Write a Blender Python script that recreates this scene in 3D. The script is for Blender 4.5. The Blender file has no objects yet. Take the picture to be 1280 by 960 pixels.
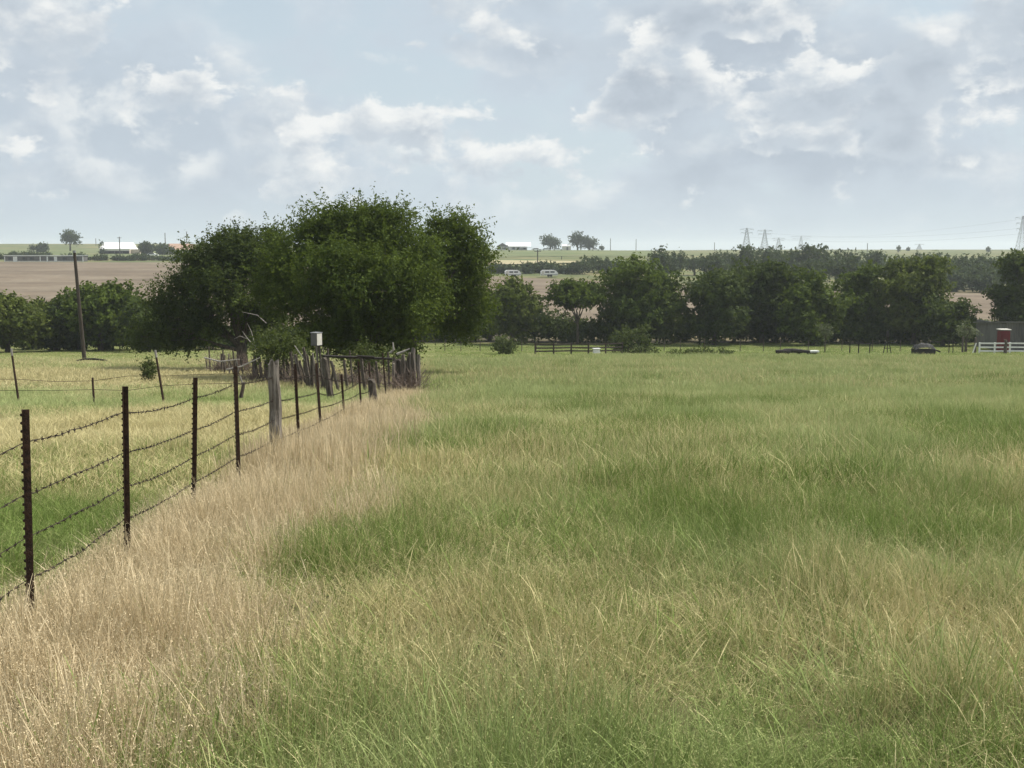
import bpy, math, random
import numpy as np

# ------------------------------------------------------------------ camera / world / sun
SC = bpy.context.scene
COL = SC.collection
EYE = 1.75
F = 1450.0                                   # focal length in photo pixels (1280 wide)
TH = math.atan((480 - 312) / F)              # downward pitch
CT, ST = math.cos(TH), math.sin(TH)

cd = bpy.data.cameras.new('camera')
cam = bpy.data.objects.new('camera', cd)
COL.objects.link(cam)
cam.location = (0, 0, EYE)
cam.rotation_euler = (math.pi / 2 - TH, 0, 0)
cd.sensor_width = 36
cd.lens = 36 * F / 1280
cd.clip_start = 0.05
cd.clip_end = 20000
SC.camera = cam
SC.view_settings.view_transform = 'Standard'
SC.view_settings.look = 'None'
SC.view_settings.exposure = 0.30
SC.view_settings.gamma = 1
SC.view_settings.use_curve_mapping = False
SC.cycles.max_bounces = 4
SC.cycles.diffuse_bounces = 2
SC.cycles.transmission_bounces = 2
SC.cycles.glossy_bounces = 2
SC.cycles.volume_bounces = 1
SC.cycles.volume_step_rate = 10

SUN_EL = math.radians(56)
SUN_AZ = math.radians(68)                    # clockwise from the viewing direction (+Y)
sd = bpy.data.lights.new('sun', 'SUN')
sd.energy = 5.0
sd.angle = math.radians(1.0)
sd.color = (1.0, 0.955, 0.88)
sun = bpy.data.objects.new('sun', sd)
COL.objects.link(sun)
sun.location = (40, 10, 60)
sun.rotation_euler = (math.pi / 2 - SUN_EL, 0, -SUN_AZ + math.pi)
# sun lamp shines along its -Z: tilt so it comes from azimuth SUN_AZ
from mathutils import Vector
sv = Vector((math.sin(SUN_AZ) * math.cos(SUN_EL), math.cos(SUN_AZ) * math.cos(SUN_EL), math.sin(SUN_EL)))
sun.rotation_euler = sv.to_track_quat('Z', 'Y').to_euler()


class NT:
    """small helper around a node tree"""
    def __init__(s, tree):
        s.t = tree
        s.n = tree.nodes
        s.l = tree.links

    def new(s, typ, **kw):
        n = s.n.new(typ)
        for k, v in kw.items():
            setattr(n, k, v)
        return n

    def put(s, sock, v):
        if isinstance(v, bpy.types.NodeSocket):
            s.l.new(v, sock)
        elif v is not None:
            if sock.type == 'RGBA' and hasattr(v, '__len__') and len(v) == 3:
                v = (*v, 1)
            sock.default_value = v

    def math(s, op, a, b=None, c=None, clamp=False):
        n = s.new('ShaderNodeMath', operation=op, use_clamp=clamp)
        s.put(n.inputs[0], a)
        s.put(n.inputs[1], b)
        s.put(n.inputs[2], c)
        return n.outputs[0]

    def vmath(s, op, a, b=None, out=0):
        n = s.new('ShaderNodeVectorMath', operation=op)
        s.put(n.inputs[0], a)
        s.put(n.inputs[1], b)
        return n.outputs[out]

    def mix(s, f, a, b, blend='MIX'):
        n = s.new('ShaderNodeMix', data_type='RGBA', blend_type=blend)
        n.clamp_factor = True
        s.put(n.inputs[0], f)
        s.put(n.inputs[6], a)
        s.put(n.inputs[7], b)
        return n.outputs[2]

    def noise(s, vec, scale, detail=4, rough=0.5, out='Fac', dim='3D', dist=0.0):
        n = s.new('ShaderNodeTexNoise', noise_dimensions=dim)
        s.put(n.inputs['Vector'], vec)
        n.inputs['Scale'].default_value = scale
        n.inputs['Detail'].default_value = detail
        n.inputs['Roughness'].default_value = rough
        n.inputs['Distortion'].default_value = dist
        return n.outputs[out]

    def smooth(s, v, lo, hi, a=0.0, b=1.0):
        n = s.new('ShaderNodeMapRange', interpolation_type='SMOOTHSTEP')
        s.put(n.inputs[0], v)
        n.inputs[1].default_value = lo
        n.inputs[2].default_value = hi
        n.inputs[3].default_value = a
        n.inputs[4].default_value = b
        return n.outputs[0]

    def ramp(s, v, stops):
        n = s.new('ShaderNodeValToRGB')
        e = n.color_ramp.elements
        while len(e) < len(stops):
            e.new(0.5)
        for el, (p, c) in zip(e, stops):
            el.position = p
            el.color = (*c, 1)
        s.put(n.inputs[0], v)
        return n.outputs[0]


W = bpy.data.worlds.new('World')
SC.world = W
W.use_nodes = True
w = NT(W.node_tree)
w.n.clear()
sky = w.new('ShaderNodeTexSky', sky_type='NISHITA')
sky.sun_disc = False
sky.sun_elevation = SUN_EL
sky.sun_rotation = SUN_AZ
sky.air_density = 1.2
sky.dust_density = 2.5
sky.ozone_density = 1.0
tc = w.new('ShaderNodeTexCoord')
dirv = w.vmath('NORMALIZE', tc.outputs['Generated'])
sep = w.new('ShaderNodeSeparateXYZ')
w.put(sep.inputs[0], dirv)
dx, dy, dz = sep.outputs
az = w.math('ARCTAN2', dx, dy)
el = w.math('ARCSINE', dz)
# clouds: three layers of heaps; a place is bright where the way to the sun leaves the cloud soon
comb = w.new('ShaderNodeCombineXYZ')
w.put(comb.inputs[0], dx)
w.put(comb.inputs[1], dy)
w.put(comb.inputs[2], w.math('MULTIPLY', dz, 1.6))
P = comb.outputs[0]


def cloudfield(p, seed, sc):
    q = w.vmath('ADD', p, (seed * 1.37, seed * 2.11, seed * .73))
    a = w.noise(q, 5.2 * sc, 3, 0.5)
    b = w.noise(q, 13.0 * sc, 10, 0.585, dist=.15)
    return w.math('ADD', w.math('MULTIPLY', a, 0.50), w.math('MULTIPLY', b, 0.50))


# places where cumulus heap up: (azimuth, elevation, half width, half height, weight) in radians
HEAPS = [(-0.44, 0.180, 0.09, 0.035, .12), (-0.36, 0.125, 0.16, 0.022, .08), (-0.17, 0.105, 0.12, 0.022, .08),
         (0.005, 0.165, 0.050, 0.013, .12), (0.130, 0.187, 0.040, 0.017, .14), (0.210, 0.187, 0.040, 0.019, .13), (0.43, 0.170, 0.05, 0.024, .15),
         (0.12, 0.125, 0.045, 0.024, .16), (0.25, 0.115, 0.05, 0.015, .11), (0.36, 0.070, 0.05, 0.010, .07), (0.44, .13, .05, .012, .10),
         (0.235, 0.085, 0.035, 0.010, .09), (-0.20, 0.185, .11, .018, -.12), (0.32, .19, .05, .03, -.12), (0.06, .195, .03, .02, -.08)]


def heapfield():
    heap = None
    for (a0, e0, ra, re, wt) in HEAPS:
        ua = w.math('DIVIDE', w.math('SUBTRACT', az, a0), ra)
        ue = w.math('DIVIDE', w.math('SUBTRACT', el, e0), re)
        r2 = w.math('ADD', w.math('MULTIPLY', ua, ua), w.math('MULTIPLY', ue, ue))
        g = w.math('MULTIPLY', w.math('EXPONENT', w.math('MULTIPLY', r2, -1.0)), wt)
        heap = g if heap is None else w.math('ADD', heap, g)
    return heap


heap = heapfield()
# thin veil of high cloud everywhere, thicker towards the horizon
veil = w.smooth(dz, 0.0, 0.35, 0.85, 0.60)
sky_s = w.mix(1.0, sky.outputs[0], (0.085, 0.085, 0.085), blend='MULTIPLY')
skyc = w.mix(veil, sky_s, (0.525, 0.615, 0.68))
fade = w.smooth(dz, 0.0, 0.07, 0.10, 1.0)
for (seed, sc, th, wd, hw, off, dark, mid, bright, al) in [
        (1.0, .75, .41, .11, .4, (.016, 0, .042), (.415, .475, .54), (.475, .54, .605), (.60, .65, .68), .88),
        (2.0, 1.05, .455, .075, .9, (.014, 0, .036), (.38, .435, .50), (.455, .515, .575), (.66, .69, .70), .92),
        (3.0, 1.55, .525, .055, 1.0, (.010, 0, .026), (.365, .415, .475), (.455, .51, .565), (.745, .755, .745), .94)]:
    hp = w.math('MULTIPLY', heap, hw)
    d0 = w.math('ADD', cloudfield(P, seed, sc), hp)
    d1 = w.math('ADD', cloudfield(w.vmath('ADD', P, off), seed, sc), w.math('MULTIPLY', hp, .55))
    msk = w.smooth(d0, th, th + wd)
    shade = w.smooth(d1, th - .07, th + .085)
    deep = w.smooth(d0, th + .05, th + .22)
    cc = w.mix(shade, bright, w.mix(deep, mid, dark))
    skyc = w.mix(w.math('MULTIPLY', w.math('MULTIPLY', msk, fade), al), skyc, cc)
bg = w.new('ShaderNodeBackground')
w.put(bg.inputs[0], skyc)
bg.inputs[1].default_value = 1.0
# the Sky Texture enters at 0.085 (the factor above); the clouds keep their own radiance
wo = w.new('ShaderNodeOutputWorld')
w.l.new(bg.outputs[0], wo.inputs[0])

# ------------------------------------------------------------------ numeric helpers
rng = np.random.default_rng(7)


def smooth(x, a, b):
    t = np.clip((x - a) / (b - a), 0, 1)
    return t * t * (3 - 2 * t)


_perm = np.random.default_rng(11).permutation(256)
_val = np.random.default_rng(12).random(256)


def vnoise(x, y):
    x = np.asarray(x, float)
    y = np.asarray(y, float)
    xi = np.floor(x).astype(int)
    yi = np.floor(y).astype(int)
    fx = x - xi
    fy = y - yi
    fx = fx * fx * (3 - 2 * fx)
    fy = fy * fy * (3 - 2 * fy)

    def h(i, j):
        return _val[_perm[(_perm[i & 255] + j) & 255]]
    return (h(xi, yi) * (1 - fx) + h(xi + 1, yi) * fx) * (1 - fy) + (h(xi, yi + 1) * (1 - fx) + h(xi + 1, yi + 1) * fx) * fy


def fbm(x, y, o=4):
    s = 0
    a = .5
    for i in range(o):
        s = s + a * vnoise(np.asarray(x) * 2 ** i + 17.3 * i, np.asarray(y) * 2 ** i + 9.1 * i)
        a *= .5
    return s / (1 - .5 ** o)


_Y = np.array([-3000, -200, -20, 0, 4.5, 7.2, 9.3, 13.8, 26, 39, 60, 95, 130, 165, 195], float)
_D = np.array([-6, -1.5, 1.1, 1.75, 2.22, 2.4, 2.53, 2.86, 3.83, 4.95, 6.45, 8.75, 10.6, 11.3, 11.1], float)
PROF = {
    'L': (np.r_[_Y, [240, 300, 400, 520, 600, 700, 850, 1000, 1300, 2000, 9000]], np.r_[_D, [9.6, 7.6, 4.5, 3.0, 2.0, .8, -2.0, -4.9, -5.5, 0, 8]]),
    'C': (np.r_[_Y, [240, 300, 400, 520, 650, 750, 900, 1500, 9000]], np.r_[_D, [9.6, 7.6, 4.8, 3.4, 1.5, .5, 0.6, 1.5, 8]]),
    'R': (np.r_[_Y, [240, 300, 400, 520, 700, 1000, 1500, 9000]], np.r_[_D, [9.9, 9.0, 7.5, 5.5, 3.0, .6, 0, 8]]),
}


def _pchip(xs, ys, x):
    h = np.diff(xs)
    dl = np.diff(ys) / h
    m = np.zeros_like(xs)
    for i in range(1, len(xs) - 1):
        if dl[i - 1] * dl[i] > 0:
            w1 = 2 * h[i] + h[i - 1]
            w2 = h[i] + 2 * h[i - 1]
            m[i] = (w1 + w2) / (w1 / dl[i - 1] + w2 / dl[i])
    m[0] = dl[0]
    m[-1] = dl[-1]
    x = np.clip(x, xs[0], xs[-1])
    i = np.clip(np.searchsorted(xs, x) - 1, 0, len(xs) - 2)
    t = (x - xs[i]) / h[i]
    return ((2 * t**3 - 3 * t**2 + 1) * ys[i] + (t**3 - 2 * t**2 + t) * h[i] * m[i] + (-2 * t**3 + 3 * t**2) * ys[i + 1] + (t**3 - t**2) * h[i] * m[i + 1])


def ground_z(x, y):
    x = np.asarray(x, float)
    y = np.asarray(y, float)
    u = x / np.maximum(y, 30)
    wl = smooth(-u, .03, .22)
    wr = smooth(u, .05, .24)
    d = (_pchip(*PROF['L'], y) * wl + _pchip(*PROF['R'], y) * wr + _pchip(*PROF['C'], y) * (1 - wl - wr))
    bump = (fbm(x * .25 + 40, y * .25) - .5) * .16 * np.clip((y - 2) / 20, 0.2, 1)
    return EYE - d + bump


def ray(px, py):
    cx = (px - 640) / F
    cz = -(py - 480) / F
    return np.array([cx, CT + cz * ST, -ST + cz * CT])


def at(px, py, Y):
    r = ray(px, py)
    t = Y / r[1]
    return np.array([r[0] * t, Y, EYE + r[2] * t])


def on_ground(px, Y):
    """ground point at distance Y seen in picture column px"""
    x = (px - 640) / F * Y
    for _ in range(3):
        z = float(ground_z(x, Y))
        depth = Y * CT - (z - EYE) * ST
        x = (px - 640) / F * depth
    return np.array([x, Y, float(ground_z(x, Y))])


def hgt(px, py, Y):
    """height above ground of what is seen at row py, distance Y"""
    return float(at(px, py, Y)[2] - on_ground(px, Y)[2])


def wid(npx, Y):
    return npx / F * Y * 1.01


# ------------------------------------------------------------------ mesh helpers
class MB:
    def __init__(s):
        s.v = []
        s.f = []
        s.n = 0

    def add(s, v, f):
        v = np.asarray(v, float).reshape(-1, 3)
        s.v.append(v)
        s.f += [tuple(int(i) + s.n for i in q) for q in f]
        s.n += len(v)
        return s

    def box(s, c, d, rot=0, taper=1.0):
        """box of size d centred on c"""
        x, y, z = np.array(d) / 2
        v = np.array([[-x, -y, -z], [x, -y, -z], [x, y, -z], [-x, y, -z],
                      [-x * taper, -y * taper, z], [x * taper, -y * taper, z], [x * taper, y * taper, z], [-x * taper, y * taper, z]])
        if rot:
            cr, sr = math.cos(rot), math.sin(rot)
            v = v @ np.array([[cr, sr, 0], [-sr, cr, 0], [0, 0, 1]])
        s.add(v + np.array(c), [(0, 3, 2, 1), (4, 5, 6, 7), (0, 1, 5, 4), (1, 2, 6, 5), (2, 3, 7, 6), (3, 0, 4, 7)])
        return s

    def beam(s, a, b, wd, ht=None):
        a = np.array(a, float)
        b = np.array(b, float)
        ht = ht or wd
        return s.tube([a, b], [1, 1], 4, sq=(wd / 2, ht / 2))

    def tube(s, pts, rad, k=6, sq=None, cap=True):
        pts = np.asarray(pts, float)
        m = len(pts)
        rings = []
        for i in range(m):
            t = pts[min(i + 1, m - 1)] - pts[max(i - 1, 0)]
            t = t / (np.linalg.norm(t) + 1e-9)
            ref = np.array([0, 0, 1.0]) if abs(t[2]) < .9 else np.array([0, 1.0, 0])
            a = np.cross(ref, t)
            a /= np.linalg.norm(a)
            b = np.cross(t, a)
            if sq:
                ring = [pts[i] + a * sx * sq[0] + b * sy * sq[1] for sx, sy in ((-1, -1), (1, -1), (1, 1), (-1, 1))]
            else:
                ring = [pts[i] + rad[i] * (a * math.cos(2 * math.pi * j / k) + b * math.sin(2 * math.pi * j / k)) for j in range(k)]
            rings += ring
        f = []
        for i in range(m - 1):
            for j in range(k):
                f.append((i * k + j, i * k + (j + 1) % k, (i + 1) * k + (j + 1) % k, (i + 1) * k + j))
        if cap:
            f.append(tuple(range(k - 1, -1, -1)))
            f.append(tuple((m - 1) * k + j for j in range(k)))
        s.add(rings, f)
        return s

    def build(s, name, mat, parent=None, loc=None, smooth_=False):
        me = bpy.data.meshes.new(name)
        v = np.concatenate(s.v)
        if loc is not None:
            v = v - np.asarray(loc)
        me.from_pydata(v.tolist(), [], s.f)
        if smooth_:
            me.polygons.foreach_set('use_smooth', [True] * len(me.polygons))
        me.materials.append(mat)
        me.update()
        o = bpy.data.objects.new(name, me)
        COL.objects.link(o)
        if parent:
            o.parent = parent
        return o


def fast_mesh(name, v, quads, attrs=None, mat=None, smooth_=False):
    """mesh from numpy arrays; quads is (n,4) or (n,3)"""
    me = bpy.data.meshes.new(name)
    nf, k = quads.shape
    me.vertices.add(len(v))
    me.vertices.foreach_set('co', np.ascontiguousarray(v, dtype=np.float32).ravel())
    me.loops.add(nf * k)
    me.loops.foreach_set('vertex_index', np.ascontiguousarray(quads, dtype=np.int32).ravel())
    me.polygons.add(nf)
    me.polygons.foreach_set('loop_start', np.arange(0, nf * k, k, dtype=np.int32))
    if smooth_:
        me.polygons.foreach_set('use_smooth', np.ones(nf, dtype=bool))
    for an, (dom, data) in (attrs or {}).items():
        if data.ndim == 2:
            a = me.attributes.new(an, 'FLOAT_COLOR', dom)
            a.data.foreach_set('color', np.c_[data, np.ones(len(data))].astype(np.float32).ravel())
        else:
            a = me.attributes.new(an, 'FLOAT', dom)
            a.data.foreach_set('value', data.astype(np.float32))
    if mat:
        me.materials.append(mat)
    me.update(calc_edges=True)
    me.validate()
    return me


def link(name, me, parent=None, loc=(0, 0, 0)):
    o = bpy.data.objects.new(name, me)
    COL.objects.link(o)
    o.parent = parent
    o.location = loc
    return o


def tag(o, label=None, cat=None, group=None, kind=None):
    if label:
        o['label'] = label
    if cat:
        o['category'] = cat
    if group:
        o['group'] = group
    if kind:
        o['kind'] = kind
    return o


def thing(name, loc, label, cat, group=None, rz=0):
    o = bpy.data.objects.new(name, None)
    COL.objects.link(o)
    o.location = tuple(loc)
    o.rotation_euler = (0, 0, rz)
    o.empty_display_size = .3
    return tag(o, label, cat, group)


# ------------------------------------------------------------------ materials
def newmat(name):
    m = bpy.data.materials.new(name)
    m.use_nodes = True
    t = NT(m.node_tree)
    t.n.clear()
    o = t.new('ShaderNodeOutputMaterial')
    return m, t, o


def simple(name, c1, c2, scale=6, rough=.75, metal=0.0, bump=0.0, streak=None, detail=5, spec=.3):
    """two-tone noisy surface; streak = (x,y,z) stretch of the pattern"""
    m, t, o = newmat(name)
    geo = t.new('ShaderNodeTexCoord')
    vec = geo.outputs['Object']
    if streak:
        vec = t.vmath('MULTIPLY', vec, streak)
    n = t.noise(vec, scale, detail, .6)
    n2 = t.noise(vec, scale * 5.3, 3, .6)
    fac = t.smooth(t.math('ADD', t.math('MULTIPLY', n, .7), t.math('MULTIPLY', n2, .3)), .34, .66)
    b = t.new('ShaderNodeBsdfPrincipled')
    t.put(b.inputs['Base Color'], t.mix(fac, c1, c2))
    b.inputs['Roughness'].default_value = rough
    b.inputs['Metallic'].default_value = metal
    b.inputs['Specular IOR Level'].default_value = spec
    if bump:
        bp = t.new('ShaderNodeBump')
        bp.inputs['Strength'].default_value = bump
        bp.inputs['Distance'].default_value = .02
        t.put(bp.inputs['Height'], fac)
        t.l.new(bp.outputs[0], b.inputs['Normal'])
    t.l.new(b.outputs[0], o.inputs[0])
    return m


def leafmat(name, ca, cb, trans=.35, rough=.5):
    m, t, o = newmat(name)
    a = t.new('ShaderNodeAttribute', attribute_name='shade')
    col = t.mix(a.outputs['Fac'], ca, cb)
    d = t.new('ShaderNodeBsdfPrincipled')
    t.put(d.inputs['Base Color'], col)
    d.inputs['Roughness'].default_value = .7
    d.inputs['Specular IOR Level'].default_value = .10
    tr = t.new('ShaderNodeBsdfTranslucent')
    t.put(tr.inputs[0], t.mix(.5, col, (.18, .24, .03), blend='MIX'))
    mx = t.new('ShaderNodeMixShader')
    mx.inputs[0].default_value = trans
    t.l.new(d.outputs[0], mx.inputs[1])
    t.l.new(tr.outputs[0], mx.inputs[2])
    t.l.new(mx.outputs[0], o.inputs[0])
    return m


M_LEAF = leafmat('leaf_olive', (.020, .040, .005), (.108, .148, .022), .28)
M_LEAF_B = leafmat('leaf_deep', (.014, .028, .006), (.074, .100, .022), .24)
M_LEAF_Y = leafmat('leaf_yellowish', (.034, .054, .009), (.135, .160, .034), .28)
M_LEAF_F = leafmat('leaf_far', (.030, .048, .022), (.062, .085, .036), .2)
M_LEAF_G = leafmat('leaf_grey', (.07, .085, .045), (.19, .205, .13), .25)
M_LEAF_S = leafmat('leaf_shrub', (.026, .042, .011), (.098, .120, .036), .28)
M_BARK = simple('bark', (.045, .036, .027), (.13, .11, .085), 5, .95, bump=.6, streak=(3, 3, .5))
M_DEAD = simple('dead_wood', (.22, .20, .18), (.40, .37, .33), 6, .9, bump=.4, streak=(4, 4, .4))
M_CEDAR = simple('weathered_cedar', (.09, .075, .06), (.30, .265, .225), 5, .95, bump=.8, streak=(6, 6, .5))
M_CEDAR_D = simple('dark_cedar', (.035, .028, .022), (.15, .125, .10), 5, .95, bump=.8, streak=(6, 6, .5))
M_RUST = simple('rusted_steel', (.026, .017, .012), (.085, .047, .030), 22, .8, .25, bump=.3)
M_WIRE = simple('rusted_wire', (.022, .016, .013), (.055, .038, .028), 40, .8, .3)
M_PIPE = simple('dark_pipe', (.015, .013, .012), (.045, .038, .032), 8, .7, .3)
M_POLE = simple('creosote_pole', (.030, .024, .019), (.085, .068, .052), 3, .95, bump=.5, streak=(6, 6, .3))
M_FARPOLE = simple('grey_pole', (.06, .055, .05), (.12, .11, .10), 2, .95)
M_WHITE = simple('white_paint', (.66, .66, .64), (.82, .82, .80), 2.2, .6)
M_OFFWHITE = simple('cream_paint', (.55, .52, .46), (.70, .67, .60), 1.5, .65)
M_GREYMET = simple('grey_sheet_metal', (.20, .21, .215), (.33, .335, .335), 1.3, .55, .35, streak=(1, 1, .25))
M_SHED = simple('weathered_shed_metal', (.085, .085, .085), (.165, .162, .158), 1.3, .6, .2, streak=(1, 1, .2))
M_GREYDK = simple('dark_grey_siding', (.085, .082, .082), (.13, .125, .122), 1.0, .7)
M_RED = simple('barn_red', (.10, .010, .016), (.165, .020, .026), 1.5, .65, streak=(1, 1, .3))
M_ORANGE = simple('rust_orange_roof', (.32, .21, .15), (.43, .29, .21), .6, .7, streak=(2, 2, .2))
M_TAN = simple('tan_stucco', (.42, .35, .27), (.54, .46, .37), .6, .85)
M_BRICK = simple('pale_brick', (.40, .38, .36), (.55, .53, .51), .8, .8)
M_GLASS = simple('dark_window', (.02, .025, .03), (.05, .06, .07), 1.5, .12, spec=.6)
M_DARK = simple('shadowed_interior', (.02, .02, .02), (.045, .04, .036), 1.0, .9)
M_BLACK = simple('black_rubber', (.012, .012, .012), (.035, .033, .03), 4, .8)
M_TOWER = simple('galvanised_lattice', (.16, .17, .18), (.28, .29, .30), 1.0, .6, .4)


# ------------------------------------------------------------------ the ground
def spaced(a, b, d0, g, dmax=1e9):
    out = [a]
    d = d0
    while out[-1] < b:
        out.append(out[-1] + d)
        d = min(d * g, dmax)
    return np.array(out)


def grow(y):
    return y


ypos = np.concatenate([spaced(0, 45, .55, 1.012), []])
ypos = np.concatenate([ypos, spaced(ypos[-1] + 1.0, 460, 1.2, 1.02, 5.0)])
ypos = np.concatenate([ypos, spaced(ypos[-1] + 6, 7000, 7, 1.05)])
yneg = -spaced(.8, 2500, .8, 1.14)[::-1]
ys = np.concatenate([yneg, ypos])
xp = np.concatenate([spaced(0, 24, .6, 1.01), []])
xp = np.concatenate([xp, spaced(xp[-1] + .8, 260, 1.0, 1.03, 7)])
xp = np.concatenate([xp, spaced(xp[-1] + 8, 4500, 9, 1.09)])
xs = np.concatenate([-xp[:0:-1], xp])
GX, GY = np.meshgrid(xs, ys)
GZ = ground_z(GX, GY)
gv = np.c_[GX.ravel(), GY.ravel(), GZ.ravel()]
nx, ny = len(xs), len(ys)
ii = (np.arange(ny - 1)[:, None] * nx + np.arange(nx - 1)[None, :]).ravel()
gq = np.c_[ii, ii + 1, ii + 1 + nx, ii + nx]
# broad soil / turf colour by place
gy = gv[:, 1]
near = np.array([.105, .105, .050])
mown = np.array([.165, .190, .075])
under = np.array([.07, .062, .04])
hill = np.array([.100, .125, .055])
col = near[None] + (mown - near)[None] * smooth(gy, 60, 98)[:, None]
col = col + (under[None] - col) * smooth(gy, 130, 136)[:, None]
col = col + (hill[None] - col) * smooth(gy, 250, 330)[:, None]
m, t, o = newmat('turf_and_soil')
a = t.new('ShaderNodeAttribute', attribute_name='ground_tint')
g = t.new('ShaderNodeNewGeometry')
n1 = t.noise(g.outputs['Position'], .035, 6, .6)
n2 = t.noise(g.outputs['Position'], .9, 5, .65)
n3 = t.noise(g.outputs['Position'], 14, 4, .65)
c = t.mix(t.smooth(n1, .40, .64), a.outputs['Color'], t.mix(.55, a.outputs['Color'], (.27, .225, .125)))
c = t.mix(1.0, c, t.ramp(n2, [(.25, (.72, .74, .70)), (.75, (1.25, 1.2, 1.1))]), blend='MULTIPLY')
c = t.mix(1.0, c, t.ramp(n3, [(.25, (.6, .6, .6)), (.75, (1.3, 1.3, 1.3))]), blend='MULTIPLY')
b = t.new('ShaderNodeBsdfPrincipled')
b.inputs['Roughness'].default_value = .95
b.inputs['Specular IOR Level'].default_value = .1
t.put(b.inputs['Base Color'], c)
bp = t.new('ShaderNodeBump')
bp.inputs['Strength'].default_value = .5
bp.inputs['Distance'].default_value = .05
t.put(bp.inputs['Height'], n3)
t.l.new(bp.outputs[0], b.inputs['Normal'])
t.l.new(b.outputs[0], o.inputs[0])
M_GROUND = m
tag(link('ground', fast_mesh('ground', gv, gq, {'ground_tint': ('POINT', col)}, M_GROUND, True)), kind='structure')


def field_sheet(name, u0, u1, near_y, far_y, mat, lift, nu=60, nv=40):
    uu = np.linspace(u0, u1, nu)
    V = []
    for j in range(nv):
        for u in uu:
            y0, y1 = near_y(u), far_y(u)
            y = y0 + (y1 - y0) * j / (nv - 1)
            V.append((u * y, y))
    V = np.array(V)
    z = ground_z(V[:, 0], V[:, 1]) + lift
    v = np.c_[V, z]
    i = (np.arange(nv - 1)[:, None] * nu + np.arange(nu - 1)[None, :]).ravel()
    q = np.c_[i, i + 1, i + 1 + nu, i + nu]
    return tag(link(name, fast_mesh(name, v, q, None, mat, True)), kind='structure')


def fieldmat(name, c1, c2, c3, band):
    """stubble: bands along the rows plus blotches"""
    m, t, o = newmat(name)
    g = t.new('ShaderNodeNewGeometry')
    p = g.outputs['Position']
    rows = t.noise(t.vmath('MULTIPLY', p, (.02, band, .0)), 1.0, 5, .6)
    blot = t.noise(p, .05, 5, .6)
    fine = t.noise(t.vmath('MULTIPLY', p, (.5, 1.2, 1)), 1.0, 5, .7)
    c = t.mix(t.smooth(rows, .38, .62), c1, c2)
    c = t.mix(t.smooth(blot, .45, .7), c, c3)
    c = t.mix(1.0, c, t.ramp(fine, [(.25, (.68, .68, .68)), (.75, (1.25, 1.25, 1.25))]), blend='MULTIPLY')
    b = t.new('ShaderNodeBsdfPrincipled')
    t.put(b.inputs['Base Color'], c)
    b.inputs['Roughness'].default_value = .95
    b.inputs['Specular IOR Level'].default_value = .1
    t.l.new(b.outputs[0], o.inputs[0])
    return m


M_BROWN = fieldmat('brown_stubble', (.128, .100, .071), (.175, .138, .098), (.198, .163, .118), .10)
M_STRAW = fieldmat('straw_strip', (.33, .285, .17), (.39, .34, .21), (.27, .26, .14), .08)
M_HILL = fieldmat('hill_pasture', (.10, .128, .055), (.145, .165, .07), (.18, .175, .09), .05)
field_sheet('brown_field', -.75, .75, lambda u: 158, lambda u: float(np.interp(u, [-.75, -.30, -.02, .15, .42, .75], [415, 400, 312, 275, 252, 250])), M_BROWN, .14, 90, 50)
field_sheet('hill_field', -.75, .12, lambda u: float(np.interp(u, [-.75, -.30, -.02, .12], [470, 460, 520, 560])), lambda u: 760, M_HILL, .16, 60, 40)
field_sheet('straw_field', -.035, .075, lambda u: 385 + 300 * max(0, u), lambda u: 445 - 300 * max(0, u + .01), M_STRAW, .30, 24, 14)

# ------------------------------------------------------------------ grass
FX = lambda y: -2.746 - .0414 * y + 0.0012 * np.maximum(np.asarray(y) - 28, 0)      # the fence line

PATCH = [  # x, y, rx, ry, weight: where the field has dried out
    (0.3, 7.0, 2.8, 1.6, .32), (2.6, 6.6, 1.8, 1.4, .34), (-.9, 7.4, .8, 1.6, .30), (-.3, 15.0, 2.6, 3.2, .52), (6.8, 14.0, 1.6, 1.6, .45),
    (1.8, 23, 4.0, 3.5, .12), (8, 34, 7, 5, .12), (-.5, 28, 2.5, 4, .15), (14, 48, 9, 7, .14), (4, 62, 8, 8, .12), (24, 74, 10, 8, .14),
    (3.0, 10.2, 3.0, 1.4, -.14), (0.2, 4.7, 2.4, .7, -.18),
    (-7.5, 26, 6, 6, .45), (-16, 55, 14, 9, .55), (-9, 17, 3.0, 3.0, .28), (-25, 80, 20, 6, .35), (-5.0, 11.0, 1.3, 1.5, -.3), (-14, 43, 10, 4, -.4)]


def dryness(x, y):
    d = .20 - .10 * smooth(y, 17, 26) * (x > FX(y))
    for (a, b, rx, ry, wt) in PATCH:
        d = d + wt * np.exp(-((x - a) / rx) ** 2 - ((y - b) / ry) ** 2)
    lf = x < FX(y) + .3
    bell = lambda a, b: np.exp(-((y + 1.5 * np.sin(x * .35) - a) / b) ** 2)
    d = d + lf * (.14 + .42 * bell(21, 6) - .35 * bell(34, 3.5) + .55 * bell(46, 5) + .5 * bell(60, 6) + .15 * bell(12, 2) - .2 * bell(9, 2))
    d = d + (fbm(x * .7 + 3, y * .28 + 8, 4) - .5) * .6
    d = d + (fbm(x * 2.5 + 13, y * 1.6 + 5, 3) - .5) * .35
    return np.clip(d, 0.02, .95)


def strip(x, y):
    """0..1 membership of the straw strip along the fence"""
    s = x - FX(y)
    wv = 1.20 + .014 * y + (fbm(y * .45, x * .2 + 4, 3) - .5) * 1.3 + (fbm(x * 2.2, y * 2.2 + 4, 3) - .5) * .9
    left = smooth(s, -.55, -.05)
    right = 1 - smooth(s - wv, -.6, .75)
    endf = 1 - smooth(y, 39, 44)
    return left * right * endf


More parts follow.
